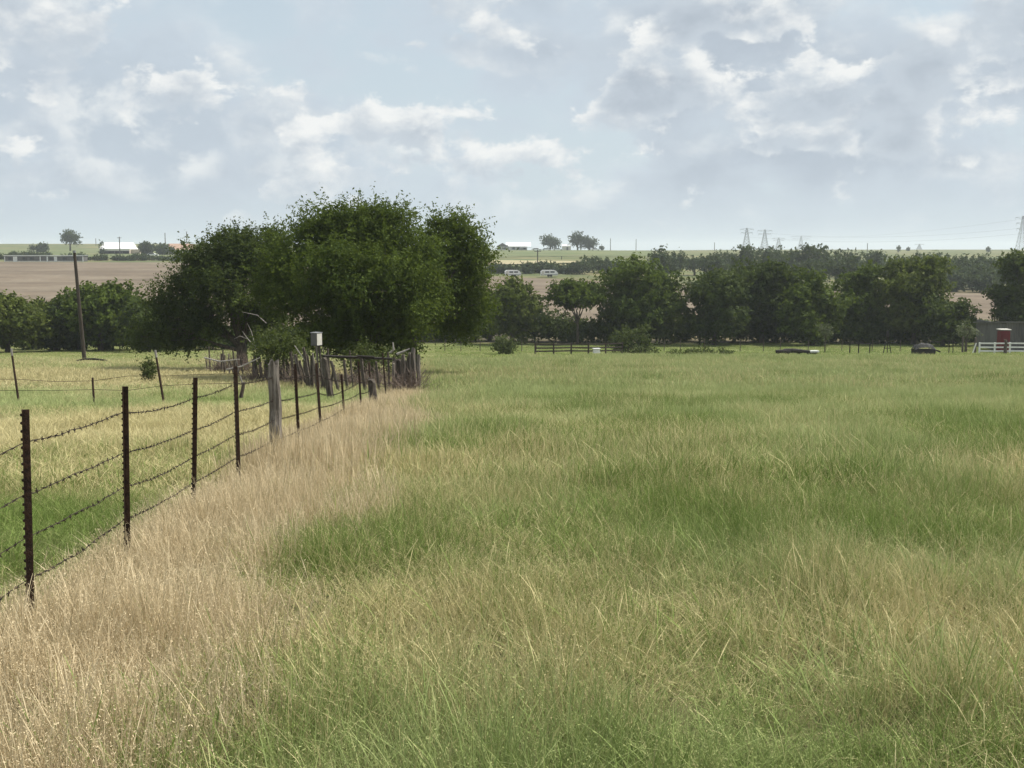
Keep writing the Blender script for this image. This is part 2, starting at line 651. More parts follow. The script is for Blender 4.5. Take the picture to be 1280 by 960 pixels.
def grassmat(name, greens, straws, trans=.22):
    m, t, o = newmat(name)
    bl = t.new('ShaderNodeAttribute', attribute_name='blade')
    b2 = t.new('ShaderNodeAttribute', attribute_name='blade_b')
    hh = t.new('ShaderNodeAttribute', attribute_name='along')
    dr = t.new('ShaderNodeAttribute', attribute_type='INSTANCER', attribute_name='dry')
    ti = t.new('ShaderNodeAttribute', attribute_type='INSTANCER', attribute_name='tint')
    g = t.mix(bl.outputs['Fac'], greens[0], greens[1])
    g = t.mix(t.smooth(ti.outputs['Fac'], .35, .95), g, greens[2])
    s = t.mix(bl.outputs['Fac'], straws[0], straws[1])
    s = t.mix(t.math('MULTIPLY', ti.outputs['Fac'], .6), s, straws[2])
    # a blade is dry when its own number lies under the dryness of its place
    isdry = t.smooth(t.math('SUBTRACT', dr.outputs['Fac'], b2.outputs['Fac']), -.10, .10)
    c = t.mix(isdry, g, s)
    c = t.mix(t.smooth(hh.outputs['Fac'], .30, .02), c, (.13, .10, .058))          # foot browned: dead sheaths, plus shade between blades put into the colour
    c = t.mix(t.math('MULTIPLY', t.smooth(hh.outputs['Fac'], .75, 1.0), .22), c, straws[1])   # tips and seed heads bleach
    d = t.new('ShaderNodeBsdfPrincipled')
    t.put(d.inputs['Base Color'], c)
    d.inputs['Roughness'].default_value = .75
    d.inputs['Specular IOR Level'].default_value = .06
    tr = t.new('ShaderNodeBsdfTranslucent')
    t.put(tr.inputs[0], c)
    mx = t.new('ShaderNodeMixShader')
    mx.inputs[0].default_value = trans
    t.l.new(d.outputs[0], mx.inputs[1])
    t.l.new(tr.outputs[0], mx.inputs[2])
    t.l.new(mx.outputs[0], o.inputs[0])
    return m


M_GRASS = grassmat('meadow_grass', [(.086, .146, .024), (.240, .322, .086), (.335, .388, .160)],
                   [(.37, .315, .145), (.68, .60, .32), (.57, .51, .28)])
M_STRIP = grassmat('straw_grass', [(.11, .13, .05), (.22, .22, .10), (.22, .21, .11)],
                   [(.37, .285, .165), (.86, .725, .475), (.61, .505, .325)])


def leaves(pos, size, r, up=.35, asp=.55, face=None):
    """a kite of two triangles at every point; face = direction the leaves turn their upper side to"""
    n = len(pos)
    a = r.normal(size=(n, 3))
    a[:, 2] -= .25
    nrm = r.normal(size=(n, 3)) * (.75 if face is not None else 1)
    nrm[:, 2] = (np.abs(nrm[:, 2]) if face is None else nrm[:, 2]) + up
    if face is not None:
        nrm = nrm + face * 1.0
    nrm /= np.linalg.norm(nrm, axis=1)[:, None] + 1e-9
    a -= nrm * (a * nrm).sum(1)[:, None]
    a /= np.linalg.norm(a, axis=1)[:, None] + 1e-9
    b = np.cross(nrm, a)
    s = size * (.6 + .8 * r.random(n))[:, None]
    V = np.stack([pos - a * s * .5, pos + b * s * asp * .5, pos + a * s * .6, pos - b * s * asp * .5], 1)
    return V.reshape(-1, 3), np.arange(n * 4).reshape(n, 4)


def clump(name, n, R, h0, h1, wdt, lean, seg, mat, heads=.25, seed=0, bend=.5, spikes=0):
    """one tuft: n curved ribbons, some ending in a narrow seed head"""
    r = np.random.default_rng(seed)
    ang = r.random(n) * 2 * np.pi
    rad = R * np.sqrt(r.random(n))
    base = np.c_[rad * np.cos(ang), rad * np.sin(ang), np.full(n, -.03)]
    h = h0 + (h1 - h0) * r.random(n) ** 1.9
    th = r.random(n) * 2 * np.pi
    ln = np.minimum(np.abs(r.normal(0, lean, n)) + .05, .75)
    dirn = np.c_[np.cos(th), np.sin(th)]
    crv = bend * r.random(n) ** 2
    face = r.random(n) * 2 * np.pi
    hd = r.random(n) < heads
    ln = np.where(hd, ln * .55, ln)
    crv = np.where(hd, crv * .5, crv)
    side = np.c_[np.cos(face), np.sin(face), np.zeros(n)]
    tt = np.linspace(0, 1, seg + 1)
    V = np.zeros((n, seg + 1, 2, 3))
    A = np.zeros((n, seg + 1, 2))
    for k, s in enumerate(tt):
        out = (ln * s + crv * s * s * 1.1) * h
        up = h * (s - .45 * crv * s ** 3)
        p = base + np.c_[dirn * out[:, None], up]
        taper = np.where(hd, .55 + (.9 if .62 < s < .95 else 0), (1 - s ** 2.2) * .9 + .1)
        wv = wdt * (.6 + .8 * ((np.arange(n) * .618) % 1)) * taper
        V[:, k, 0] = p - side * wv[:, None] * .5
        V[:, k, 1] = p + side * wv[:, None] * .5
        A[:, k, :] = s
    idx = np.arange(n * (seg + 1) * 2).reshape(n, seg + 1, 2)
    q = np.stack([idx[:, :-1, 0], idx[:, :-1, 1], idx[:, 1:, 1], idx[:, 1:, 0]], -1).reshape(-1, 4)
    per = 2 * (seg + 1)
    bl = np.repeat(r.random(n), per)
    b2 = np.repeat(r.random(n), per)
    V = V.reshape(-1, 3)
    al = A.ravel()
    if spikes:                                 # open panicles: small spikelets round the top of some stems
        tops = np.where(hd)[0]
        tp = V.reshape(n, seg + 1, 2, 3)
        k = np.repeat(tops, spikes)
        sp = .68 + .32 * r.random(len(k))
        fi = sp * seg
        i0 = np.minimum(fi.astype(int), seg - 1)
        fr = (fi - i0)[:, None]
        c = tp[k, i0].mean(1) * (1 - fr) + tp[k, i0 + 1].mean(1) * fr
        c = c + r.normal(size=c.shape) * .012
        Vs, qs = leaves(c, .011, r, .1, .35)
        q = np.r_[q, qs + len(V)]
        V = np.r_[V, Vs]
        bl = np.r_[bl, np.repeat(bl.reshape(n, per)[k, 0], 4)]
        b2 = np.r_[b2, np.repeat(b2.reshape(n, per)[k, 0], 4)]
        al = np.r_[al, np.full(len(Vs), .95)]
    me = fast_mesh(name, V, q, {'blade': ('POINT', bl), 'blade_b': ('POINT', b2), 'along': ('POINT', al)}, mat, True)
    return bpy.data.objects.new(name, me)


def stuff_instances(name, pts, rot, scl, idx, dry, tint, protos, label):
    """one object whose geometry nodes set tufts on the given points"""
    me = bpy.data.meshes.new(name)
    me.vertices.add(len(pts))
    me.vertices.foreach_set('co', pts.astype(np.float32).ravel())
    for an, ty, dat in (('rot', 'FLOAT_VECTOR', rot), ('scl', 'FLOAT_VECTOR', scl)):
        me.attributes.new(an, ty, 'POINT').data.foreach_set('vector', dat.astype(np.float32).ravel())
    me.attributes.new('pick', 'INT', 'POINT').data.foreach_set('value', idx.astype(np.int32))
    for an, dat in (('dry', dry), ('tint', tint)):
        me.attributes.new(an, 'FLOAT', 'POINT').data.foreach_set('value', dat.astype(np.float32))
    ob = link(name, me)
    cl = bpy.data.collections.new(name + '_tufts')
    for p in protos:
        cl.objects.link(p)
    ng = bpy.data.node_groups.new(name + '_nodes', 'GeometryNodeTree')
    ng.interface.new_socket('Geometry', in_out='INPUT', socket_type='NodeSocketGeometry')
    ng.interface.new_socket('Geometry', in_out='OUTPUT', socket_type='NodeSocketGeometry')
    N = ng.nodes
    L = ng.links
    gi = N.new('NodeGroupInput')
    go = N.new('NodeGroupOutput')
    ci = N.new('GeometryNodeCollectionInfo')
    ci.inputs['Collection'].default_value = cl
    ci.inputs['Separate Children'].default_value = True
    ci.inputs['Reset Children'].default_value = True
    iop = N.new('GeometryNodeInstanceOnPoints')
    iop.inputs['Pick Instance'].default_value = True

    def attr(nm, ty):
        a = N.new('GeometryNodeInputNamedAttribute')
        a.data_type = ty
        a.inputs['Name'].default_value = nm
        return a.outputs['Attribute']
    L.new(gi.outputs[0], iop.inputs['Points'])
    L.new(ci.outputs[0], iop.inputs['Instance'])
    L.new(attr('pick', 'INT'), iop.inputs['Instance Index'])
    e2r = N.new('FunctionNodeEulerToRotation')
    L.new(attr('rot', 'FLOAT_VECTOR'), e2r.inputs[0])
    L.new(e2r.outputs[0], iop.inputs['Rotation'])
    L.new(attr('scl', 'FLOAT_VECTOR'), iop.inputs['Scale'])
    L.new(iop.outputs[0], go.inputs[0])
    md = ob.modifiers.new('tufts', 'NODES')
    md.node_group = ng
    return tag(ob, label, 'grass', kind='stuff')


def scatter(y0, y1, per_m2, margin=1.5, seed=0, umax=.47):
    """points over the wedge in front of the camera, even per square metre"""
    r = np.random.default_rng(seed)
    xm = umax * y1 + margin
    n = int(2 * xm * (y1 - y0) * per_m2)
    x = (r.random(n) * 2 - 1) * xm
    y = y0 + (y1 - y0) * r.random(n)
    k = np.abs(x) < umax * y + margin
    return x[k], y[k], r


BANDS = [  # y0, y1, tufts per m2, prototype set
    (1.8, 7.0, 80, 'near'), (7.0, 13.0, 62, 'near'), (13, 24, 22, 'mid'), (24, 42, 13, 'mid'), (42, 70, 3.2, 'far'), (70, 132, 2.0, 'far')]

PROTO = {}
for kind, mat, sd0 in (('meadow', M_GRASS, 100), ('strip', M_STRIP, 200)):
    S = 1.18 if kind == 'strip' else 1.0
    hd = .40 if kind == 'strip' else .14
    PROTO[kind, 'near'] = [clump('tuft', 84 if i % 4 else 46, .17 if i % 4 else .12, .06 * S, (.42 if i % 3 else .36) * S, .0026 if i % 4 else .0052, .36 if kind == 'meadow' else .25, 4, mat,
                                 hd if i % 4 else .05, sd0 + i, (.7 if i % 4 else .75) if kind == 'meadow' else .4, 7) for i in range(12)]
    PROTO[kind, 'near'].append(clump('broad_tuft', 26, .10, .14, .40, .0095, .42, 5, mat, 0, sd0 + 90, .9))
    PROTO[kind, 'mid'] = [clump('tuft', 110, .34, .08 * S, .46 * S, .0060, .34 if kind == 'meadow' else .24, 3, mat, hd, sd0 + 20 + i, .75 if kind == 'meadow' else .4) for i in range(7)]
    PROTO[kind, 'far'] = [clump('tuft', 120, .75, .15 * S, .45 * S, .022, .26, 2, mat, hd, sd0 + 40 + i, .6) for i in range(6)]

groups = {'meadow_grass': [], 'straw_grass': [], 'pasture_grass': []}
for bi, (y0, y1, dn, ps) in enumerate(BANDS):
    x, y, r = scatter(y0, y1, dn, seed=50 + bi)
    z = ground_z(x, y)
    s = strip(x, y)
    isS = r.random(len(x)) < s
    left = x < FX(y) - .15
    yd = y > 88 + 2.0 * np.sin(x * .11) + (x > 0) * 5         # mown beyond
    dry = dryness(x, y)
    tint = np.clip(fbm(x * .35 + 31, y * .35, 3) * 1.3 - .15 + smooth(y, 14, 45) * .45 + (r.random(len(x)) - .5) * .25, 0, 1)
    hvar = (.38 + 1.15 * fbm(x * .9 + 7, y * .9, 4) ** 1.3) * (.8 + .4 * r.random(len(x)))
    hvar = np.where(left, hvar * .66, hvar)
    hvar = np.where(yd, hvar * .22, hvar)
    hvar = np.where(isS, hvar * (1.05 - .5 * smooth(y, 20, 36)), hvar)
    tint = np.where(yd, .25, tint)
    dry = np.where(yd, dry * .35 + .08, dry)
    dry = np.where(isS, .97, dry)
    tint = np.where(isS, r.random(len(x)), tint)
    wsc = .85 + .4 * r.random(len(x))
    rot = np.c_[(r.random(len(x)) - .5) * .16, (r.random(len(x)) - .5) * .16, r.random(len(x)) * 6.283]
    scl = np.c_[wsc, wsc, hvar]
    for nm, sel, key in (('straw_grass', isS, 'strip'), ('pasture_grass', ~isS & left, 'meadow'), ('meadow_grass', ~isS & ~left, 'meadow')):
        k = np.where(sel)[0]
        npz = len(PROTO[key, ps])
        pick = r.integers(0, npz - (ps == 'near'), len(k))
        if ps == 'near' and key == 'meadow':
            pick = np.where((fbm(x[k] * 1.0 + 50, y[k] * 1.0 + 9, 3) > .60) & (r.random(len(k)) < .30), npz - 1, pick)
        groups[nm].append((np.c_[x, y, z][k], rot[k], scl[k], pick, dry[k], tint[k], (key, ps)))

LABELS = {'meadow_grass': 'tall green and tan meadow grass filling the open field right of the fence',
          'straw_grass': 'dry pinkish straw coloured grass growing along the barbed wire fence',
          'pasture_grass': 'shorter patchy pasture grass on the left of the fence'}
for nm, lst in groups.items():
    keys = []
    for e in lst:
        if e[6] not in keys:
            keys.append(e[6])
    # Collection Info lists children by name, so name them in order
    protos = []
    off = {}
    for kx in keys:
        off[kx] = len(protos)
        for p in PROTO[kx]:
            q = p.copy()
            q.name = '%s_tuft_%03d' % (nm, len(protos))
            protos.append(q)
    idx = np.concatenate([e[3] + off[e[6]] for e in lst])
    stuff_instances(nm, np.concatenate([e[0] for e in lst]), np.concatenate([e[1] for e in lst]), np.concatenate([e[2] for e in lst]),
                    idx, np.concatenate([e[4] for e in lst]), np.concatenate([e[5] for e in lst]), protos, LABELS[nm])


# ------------------------------------------------------------------ trees
def crown(lobes, n, size, r, spray=.45, per=9, shell=.42):
    """leaf sprays scattered through ellipsoid lobes; returns leaf mesh data and the twig roots"""
    L = np.array([l[:6] for l in lobes], float)
    wt = (L[:, 3] * L[:, 4] * L[:, 5]) ** (2 / 3)
    nt = max(4, n // per)
    li = r.choice(len(L), nt, p=wt / wt.sum())
    d = r.normal(size=(nt, 3))
    d /= np.linalg.norm(d, axis=1)[:, None]
    rad = r.random(nt) ** shell
    # ragged lobes: reach varies with direction
    reach = .80 + .32 * r.random(nt) ** 3
    c = L[li, :3] + d * L[li, 3:6] * (rad * reach)[:, None]
    # sprays droop outwards
    out = d + np.array([0, 0, -.12]) + r.normal(size=(nt, 3)) * .5
    out /= np.linalg.norm(out, axis=1)[:, None]
    cs = r.random(len(L))                      # every clump has its own leaf tone
    s = np.repeat(cs[li] * .5 + r.random(nt) * .3, per) + r.random(nt * per) * .2
    k = np.tile(np.linspace(0, 1, per), nt)
    long_ = np.repeat(np.where(r.random(nt) < .12, 1.45, .55 + .6 * r.random(nt)), per)
    pos = np.repeat(c, per, 0) + np.repeat(out, per, 0) * (k * spray * long_)[:, None] + r.normal(size=(nt * per, 3)) * (.09 if per > 12 else spray * .13)
    V, q = leaves(pos, size, r, .35, .6, np.repeat(d, per, 0))
    return V, q, np.repeat(s, 4)


def tree_mesh_lobes(r, Wd, Dp, z0, z1, n, fl=.32, flat=.8):
    """lobes filling an ellipsoid of width Wd, depth Dp between heights z0 and z1"""
    out = []
    cz = (z0 + z1) / 2
    hz = (z1 - z0) / 2
    rl = fl * min(Wd, (z1 - z0) * 1.5) 
    for i in range(n):
        d = r.normal(size=3)
        d /= np.linalg.norm(d)
        q = (.35 + .65 * r.random()) ** .6
        rr = rl * (.65 + .6 * r.random())
        rx = max(.05, Wd / 2 - rr * .9)
        ry = max(.05, Dp / 2 - rr * .9)
        rz = max(.05, hz - rr * flat * .85)
        out.append((d[0] * q * rx, d[1] * q * ry, cz + d[2] * q * rz, rr, rr, rr * flat))
    o = np.array(out)
    # stretch so that the lobes reach the full outline
    o[:, 0] -= ((o[:, 0] + o[:, 3]).max() + (o[:, 0] - o[:, 3]).min()) / 2
    kx = (Wd / 2) / (o[:, 0] + o[:, 3] * .95).max()
    lo, hi = (o[:, 2] - o[:, 5]).min(), (o[:, 2] + o[:, 5] * .95).max()
    kz = (z1 - z0) / (hi - lo)
    o[:, [0, 3]] *= kx
    o[:, [1, 4]] *= kx
    o[:, 2] = z0 + (o[:, 2] - lo) * kz
    o[:, 5] *= kz
    return [tuple(l) for l in o]


def subdivide(r, lobes, k, f=.5, keep=.72):
    """every lobe breaks into smaller clumps set on and in it, leaving dark gaps between them"""
    out = []
    for l in lobes:
        c, q = np.array(l[:3]), np.array(l[3:6])
        for i in range(k):
            d = r.normal(size=3)
            d[2] += .25
            d /= np.linalg.norm(d)
            s = f * (.55 + .8 * r.random())
            p = c + d * q * (1.02 - s * .75) * (.75 + .35 * r.random())
            out.append((*p, *(q * s * np.array([1.2, 1.2, .58]))))
        out.append((*c, *(q * .52)))
    return out


def limbs(r, lobes, base_r, fork, H, k=6, twigs=True, lean=(0, 0)):
    """tapered trunk that forks into a limb for each lobe, with side branches"""
    mb = MB()
    top = np.array([lean[0], lean[1], fork])
    pts = [np.array([0, 0, -.25]), np.array([lean[0] * .2, lean[1] * .2, fork * .35]), np.array([lean[0] * .55, lean[1] * .55, fork * .7]), top]
    mb.tube(pts, [base_r * 1.25, base_r, base_r * .85, base_r * .75], 8)
    for l in lobes:
        c = np.array(l[:3])
        mid = top + (c - top) * .5 + r.normal(size=3) * .12 * np.linalg.norm(c - top) + np.array([0, 0, .06 * H])
        start = pts[2] + (top - pts[2]) * r.random()
        rb = base_r * (.30 + .25 * r.random())
        mb.tube([start, start + (mid - start) * .55 + r.normal(size=3) * .05 * H * .3, mid, c], [rb, rb * .75, rb * .5, rb * .18], k, cap=False)
        if twigs:
            for _ in range(3):
                d = r.normal(size=3)
                d /= np.linalg.norm(d)
                e = c + d * np.array(l[3:6]) * .8
                m0 = mid + (c - mid) * r.random()
                mb.tube([m0, (m0 + e) / 2 + r.normal(size=3) * .15, e], [rb * .35, rb * .22, rb * .06], 4, cap=False)
    return mb


def tree(name, label, px, Y, top_py, w_px, n_leaf, size, mat, seed, z0=.22, nl=9, fl=.32, trunk_r=.2, fork=.25, cat='tree', group=None, sub=0, subf=.5, shoots=0, per=9,
         depth=.85, spray=.5, flat=.8, lobes=None, base=None, shell=.42, bark=None):
    r = np.random.default_rng(seed)
    g0 = on_ground(px, Y) if base is None else np.array(base)
    H = float(at(px, top_py, Y)[2] - g0[2])
    Wd = wid(w_px, Y)
    t0 = thing(name, g0, label, cat, group)
    if lobes is None:
        lobes = tree_mesh_lobes(r, Wd, Wd * depth, z0 * H, H, nl, fl, flat)
    V, q, sh = crown(subdivide(r, lobes, sub, subf) if sub else lobes, n_leaf, size, r, spray, per, shell=shell)
    if shoots:
        # young shoots that stand out of the upper outline, leaved all along
        Lb = np.array([l[:6] for l in lobes])
        li = r.integers(0, len(Lb), shoots)
        d = r.normal(size=(shoots, 3))
        d[:, 2] = np.abs(d[:, 2]) * .9
        d /= np.linalg.norm(d, axis=1)[:, None]
        st = Lb[li, :3] + d * Lb[li, 3:6] * .86
        go_ = d + np.array([0, 0, .35]) + r.normal(size=(shoots, 3)) * .35
        go_ /= np.linalg.norm(go_, axis=1)[:, None]
        m_ = 26
        tt = np.tile(np.linspace(0, 1, m_), shoots)
        ln = np.repeat(.5 + 1.0 * r.random(shoots) ** 2, m_)
        p = np.repeat(st, m_, 0) + np.repeat(go_, m_, 0) * (tt * ln)[:, None]
        p[:, 2] -= .22 * ln * tt ** 2
        p += r.normal(size=p.shape) * (.085 * (1.1 - .8 * tt))[:, None]
        V2, q2 = leaves(p, size * .95, r, .3, .5)
        q = np.r_[q, q2 + len(V)]
        V = np.r_[V, V2]
        sh = np.r_[sh, np.repeat(.35 + .65 * r.random(len(p)), 4)]
    link('crown', fast_mesh('crown', V, q, {'shade': ('POINT', sh)}, mat), t0)
    if trunk_r:
        o = limbs(r, lobes, trunk_r, fork * H, H).build('trunk', bark or M_BARK, t0, smooth_=True)
    return t0, lobes


def lobe_px(px, py, rx, ry, Y, g0, dy=0, rd=None):
    """a lobe seen at picture place (px,py) with radii in picture pixels, local to g0"""
    p = at(px, py, Y + dy)
    k = (Y + dy) / F
    return (p[0] - g0[0], p[1] - g0[1], p[2] - g0[2], rx * k, (rd or (rx + ry) / 2) * k, ry * k)


# the big trees behind the fence corner
Yb = 54
gB = on_ground(462, Yb)
lobB = [lobe_px(*l[:4], Yb, gB, l[4]) for l in [
    (440, 301, 55, 34, 0), (395, 304, 42, 32, 1), (480, 296, 45, 30, 1.5), (360, 330, 34, 34, 0), (420, 345, 60, 42, -2.2), (480, 345, 50, 42, -1.5),
    (520, 324, 32, 40, 0), (375, 375, 42, 30, -.8), (440, 395, 55, 30, -1.4), (500, 395, 38, 32, -1), (345, 365, 26, 28, .5), (455, 273, 32, 14, .5), (415, 277, 30, 15, 0),
    (492, 273, 24, 14, .8), (530, 365, 26, 40, .8), (395, 420, 30, 16, 1), (430, 424, 50, 15, .6), (492, 424, 40, 18, .5)]]
tree('spreading_tree', 'largest dark green tree behind the corner of wooden stakes, its crown above the skyline', 462, Yb, 250, 200, 125000, .125, M_LEAF, 1,
     lobes=lobB, base=gB, trunk_r=.30, fork=.22, spray=.95, per=18, sub=11, subf=.33, shell=.40, shoots=420)
Yc = 58
gC = on_ground(517, Yc)
lobC = [lobe_px(*l[:4], Yc, gC, l[4]) for l in [
    (565, 303, 34, 26, 0), (582, 316, 28, 26, .6), (550, 324, 36, 30, 0), (592, 345, 22, 26, 0), (570, 360, 36, 32, .5), (587, 385, 26, 22, .6), (545, 385, 26, 28, 0),
    (560, 281, 20, 10, 0), (535, 296, 18, 14, .5), (577, 288, 16, 9, 0), (575, 408, 28, 16, 1.2), (515, 400, 22, 26, 1.5)]]
tree('spreading_tree', 'lighter open tree leaning right from behind the wooden stakes', 517, Yc, 263, 120, 44000, .12, M_LEAF, 2,
     lobes=lobC, base=gC, trunk_r=.22, fork=.28, spray=.95, per=18, sub=10, subf=.34, shell=.40, shoots=260)
Ya = 66
gA = on_ground(303, Ya)
lobA = [lobe_px(*l[:4], Ya, gA, l[4]) for l in [
    (285, 318, 38, 26, 0), (320, 320, 34, 30, .6), (250, 335, 34, 28, 0), (235, 365, 26, 28, 0), (290, 360, 46, 36, -1.2), (335, 355, 30, 36, 0), (262, 395, 36, 26, -.5),
    (320, 400, 38, 26, .5), (215, 398, 28, 22, .5), (228, 420, 34, 14, .5), (290, 300, 26, 11, 0), (345, 300, 18, 16, 1.2), (180, 418, 18, 14, .8), (200, 375, 14, 14, .6)]]
tA, _ = tree('spreading_tree', 'broad dark tree on the left with bare grey limbs, left of the largest tree', 303, Ya, 290, 150, 80000, .135, M_LEAF_B, 3,
             lobes=lobA, base=gA, trunk_r=.34, fork=.2, spray=.95, per=18, sub=10, subf=.34, shell=.40, shoots=260)
for (pa, pb, pc, ra) in [((333, 404), (322, 394), (303, 390), .028), ((322, 436), (310, 424), (303, 414), .035), ((310, 424), (300, 420), (292, 424), .022),
                         ((318, 428), (314, 414), (309, 404), .022)]:
    pts = [at(*p, Ya - 3.9) - gA for p in (pa, pb, pc)]
    MB().tube(pts, [ra, ra * .8, ra * .3], 5).build('dead_limb', M_DEAD, tA)['label'] = 'bare pale grey dead branch'

# belt of trees along the creek, left part
BELT = [
    # px, Y, top, width, leaves, seed, z0, nl, material, label
    (10, 108, 362, 105, 7500, 11, .03, 10, M_LEAF_Y, 'low bright tree at the far left edge of the creek belt'),
    (70, 112, 372, 70, 4500, 12, .03, 8, M_LEAF_B, 'low dark tree between the far left tree and the leaning pole'),
    (126, 112, 348, 105, 9000, 13, .02, 12, M_LEAF, 'wide bushy tree just right of the leaning pole'),
    (185, 108, 378, 55, 4500, 14, .02, 8, M_LEAF_B, 'small dark tree at the left foot of the broad left tree'),
    (640, 130, 347, 68, 6000, 15, .03, 9, M_LEAF_Y, 'upright tree at the right edge of the large trees, behind the round bush'),
    (612, 138, 360, 60, 4500, 41, .03, 8, M_LEAF_B, 'dark tree half hidden behind the right flank of the large trees'),
    (722, 130, 345, 76, 3600, 16, .50, 7, M_LEAF, 'umbrella shaped tree with bare forked trunk in front of the brown field'),
    (800, 132, 312, 118, 15000, 17, .04, 14, M_LEAF, 'tallest tree of the belt, behind the low spreading bush'),
    (893, 128, 333, 84, 9000, 18, .03, 10, M_LEAF_B, 'rounded tree right of the tallest belt tree'),
    (952, 134, 310, 104, 12500, 19, .06, 12, M_LEAF_B, 'tall broad tree in the belt below the two pylons'),
    (1015, 128, 338, 84, 7500, 20, .16, 9, M_LEAF, 'greyish belt tree above the lone sapling'),
    (1078, 133, 330, 84, 9000, 21, .10, 10, M_LEAF, 'dark belt tree behind the pipe hurdle'),
    (1142, 130, 318, 92, 11500, 22, .16, 12, M_LEAF_Y, 'bright topped belt tree above the dark trough'),
    (1178, 127, 362, 76, 7000, 23, .03, 9, M_LEAF_B, 'lower tree at the right end of the belt left of the grey shed'),
    (1268, 128, 318, 62, 8000, 24, .05, 10, M_LEAF_B, 'tree at the right edge standing behind the grey shed'),
]
for (px, Y, top, wp, n, sdd, z0, nl, mt, lb) in BELT:
    umb = 'umbrella' in lb
    tree('creek_tree', lb, px, Y, top, wp * 1.06, int(n * 2.4), .36, mt, sdd, z0=z0 if umb else 0.0, nl=nl + 4, fl=.29 if not umb else .24, trunk_r=.26 if not umb else .15, fork=.3 if not umb else .38,
         group='trees of the creek belt', spray=.7, shell=.36, flat=.75 if umb else .85, sub=8, subf=.38)

PHR = {10: 'the bright tree at the far left', 70: 'the dark tree left of the leaning pole', 126: 'the wide tree right of the leaning pole', 185: 'the small tree beside the broad left tree',
       300: 'the broad left tree', 440: 'the largest tree', 612: 'the right flank of the large trees', 640: 'the upright tree past the round bush', 722: 'the umbrella shaped tree', 800: 'the tallest belt tree',
       893: 'the rounded belt tree', 952: 'the tall belt tree below the pylons', 1015: 'the greyish belt tree above the sapling', 1078: 'the belt tree past the pipe hurdle', 1142: 'the bright topped belt tree',
       1178: 'the lower tree at the belt end', 1268: 'the tree past the grey shed'}


def by(px):
    return PHR[min(PHR, key=lambda q: abs(q - px))]


# dark undergrowth under the belt
r0 = random.Random(5)
UND = [(695, 388), (742, 398), (668, 378), (765, 385), (850, 395), (926, 392), (985, 398), (1045, 402), (1100, 400), (1135, 398), (1225, 398), (1258, 404), (40, 405), (98, 410),
       (150, 408), (215, 402), (250, 404), (575, 396), (545, 402), (880, 400), (960, 400), (1015, 406), (1072, 404), (1165, 404), (820, 400), (710, 402), (280, 410), (330, 408), (470, 408), (420, 408), (380, 408), (510, 408), (1200, 396)]
UNDLAB = {}
for i, (px, top) in enumerate(UND):
    Y = (134 if px > 340 else 116) + r0.uniform(-2, 3) + (6 if 340 < px < 560 else 0)
    tree('thicket_bush', 'dark low thicket bush at the foot of ' + by(px), px, Y, top, 66 + r0.uniform(-8, 14), 3600, .32, M_LEAF_B, 300 + i, z0=.0, nl=7, fl=.3,
         trunk_r=.07, fork=.2, cat='bush', group='bushes of the dark thicket under the creek trees', spray=.6, shell=.6)

# bushes in the meadow
tree('meadow_bush', 'small round green bush standing alone on the mown meadow', 632, 101, 421, 34, 3000, .15, M_LEAF_S, 51, z0=.0, nl=8, fl=.34, trunk_r=.06, fork=.2, cat='bush', spray=.4)
Ym = 104
gm = on_ground(785, Ym)
lm = [lobe_px(*l[:4], Ym, gm, l[4]) for l in [(783, 421, 21, 12, 0), (772, 430, 14, 10, 0), (800, 424, 15, 11, .5), (790, 436, 22, 9, -.4), (814, 437, 13, 8, 0), (805, 440, 18, 7, -.4), (806, 411, 9, 5, .5)]]
tree('meadow_bush', 'wide low spreading bush beside the wooden rail fence', 785, Ym, 407, 66, 5200, .16, M_LEAF_S, 52, lobes=lm, base=gm, trunk_r=.09, fork=.2, cat='bush', spray=.4)
Yh = 100
gh = on_ground(878, Yh)
lh = [lobe_px(*l[:4], Yh, gh, 0) for l in [(850, 441, 18, 5), (875, 439, 20, 6), (900, 441, 18, 5), (838, 444, 12, 3)]]
tree('bramble_patch', 'long low bramble patch right of the spreading bush', 878, Yh, 434, 90, 2600, .14, M_LEAF_S, 53, lobes=lh, base=gh, trunk_r=0, cat='bush', spray=.3)
tree('sapling', 'thin lone sapling with a sparse grey green top on the meadow', 1031, 106, 404, 18, 620, .16, M_LEAF_G, 54, z0=.48, nl=5, fl=.3, trunk_r=.05, fork=.5, spray=.35)
tree('sapling', 'small forked tree with dark trunk left of the white board fence', 1207, 108, 402, 24, 900, .16, M_LEAF_G, 55, z0=.45, nl=6, fl=.3, trunk_r=.13, fork=.4, spray=.4)
tree('cedar_shrub', 'small upright green cedar shrub between the thin leaning posts of the pasture', 186, 50, 446, 20, 1900, .07, M_LEAF_S, 56, z0=.0, nl=8, fl=.35, trunk_r=.03, fork=.3, cat='shrub', spray=.18)
tree('roadside_shrub', 'light green shrub in front of the stake fence, left of the box on a post', 350, 47, 407, 78, 4200, .10, M_LEAF_S, 57, z0=.32, nl=9, fl=.26, trunk_r=.05, fork=.25, cat='shrub', spray=.35)
tree('roadside_shrub', 'low yellowish shrub behind the top rail of the wire gate', 470, 50, 428, 80, 3000, .10, M_LEAF_S, 58, z0=.2, nl=8, fl=.26, trunk_r=.05, fork=.25, cat='shrub', spray=.35)

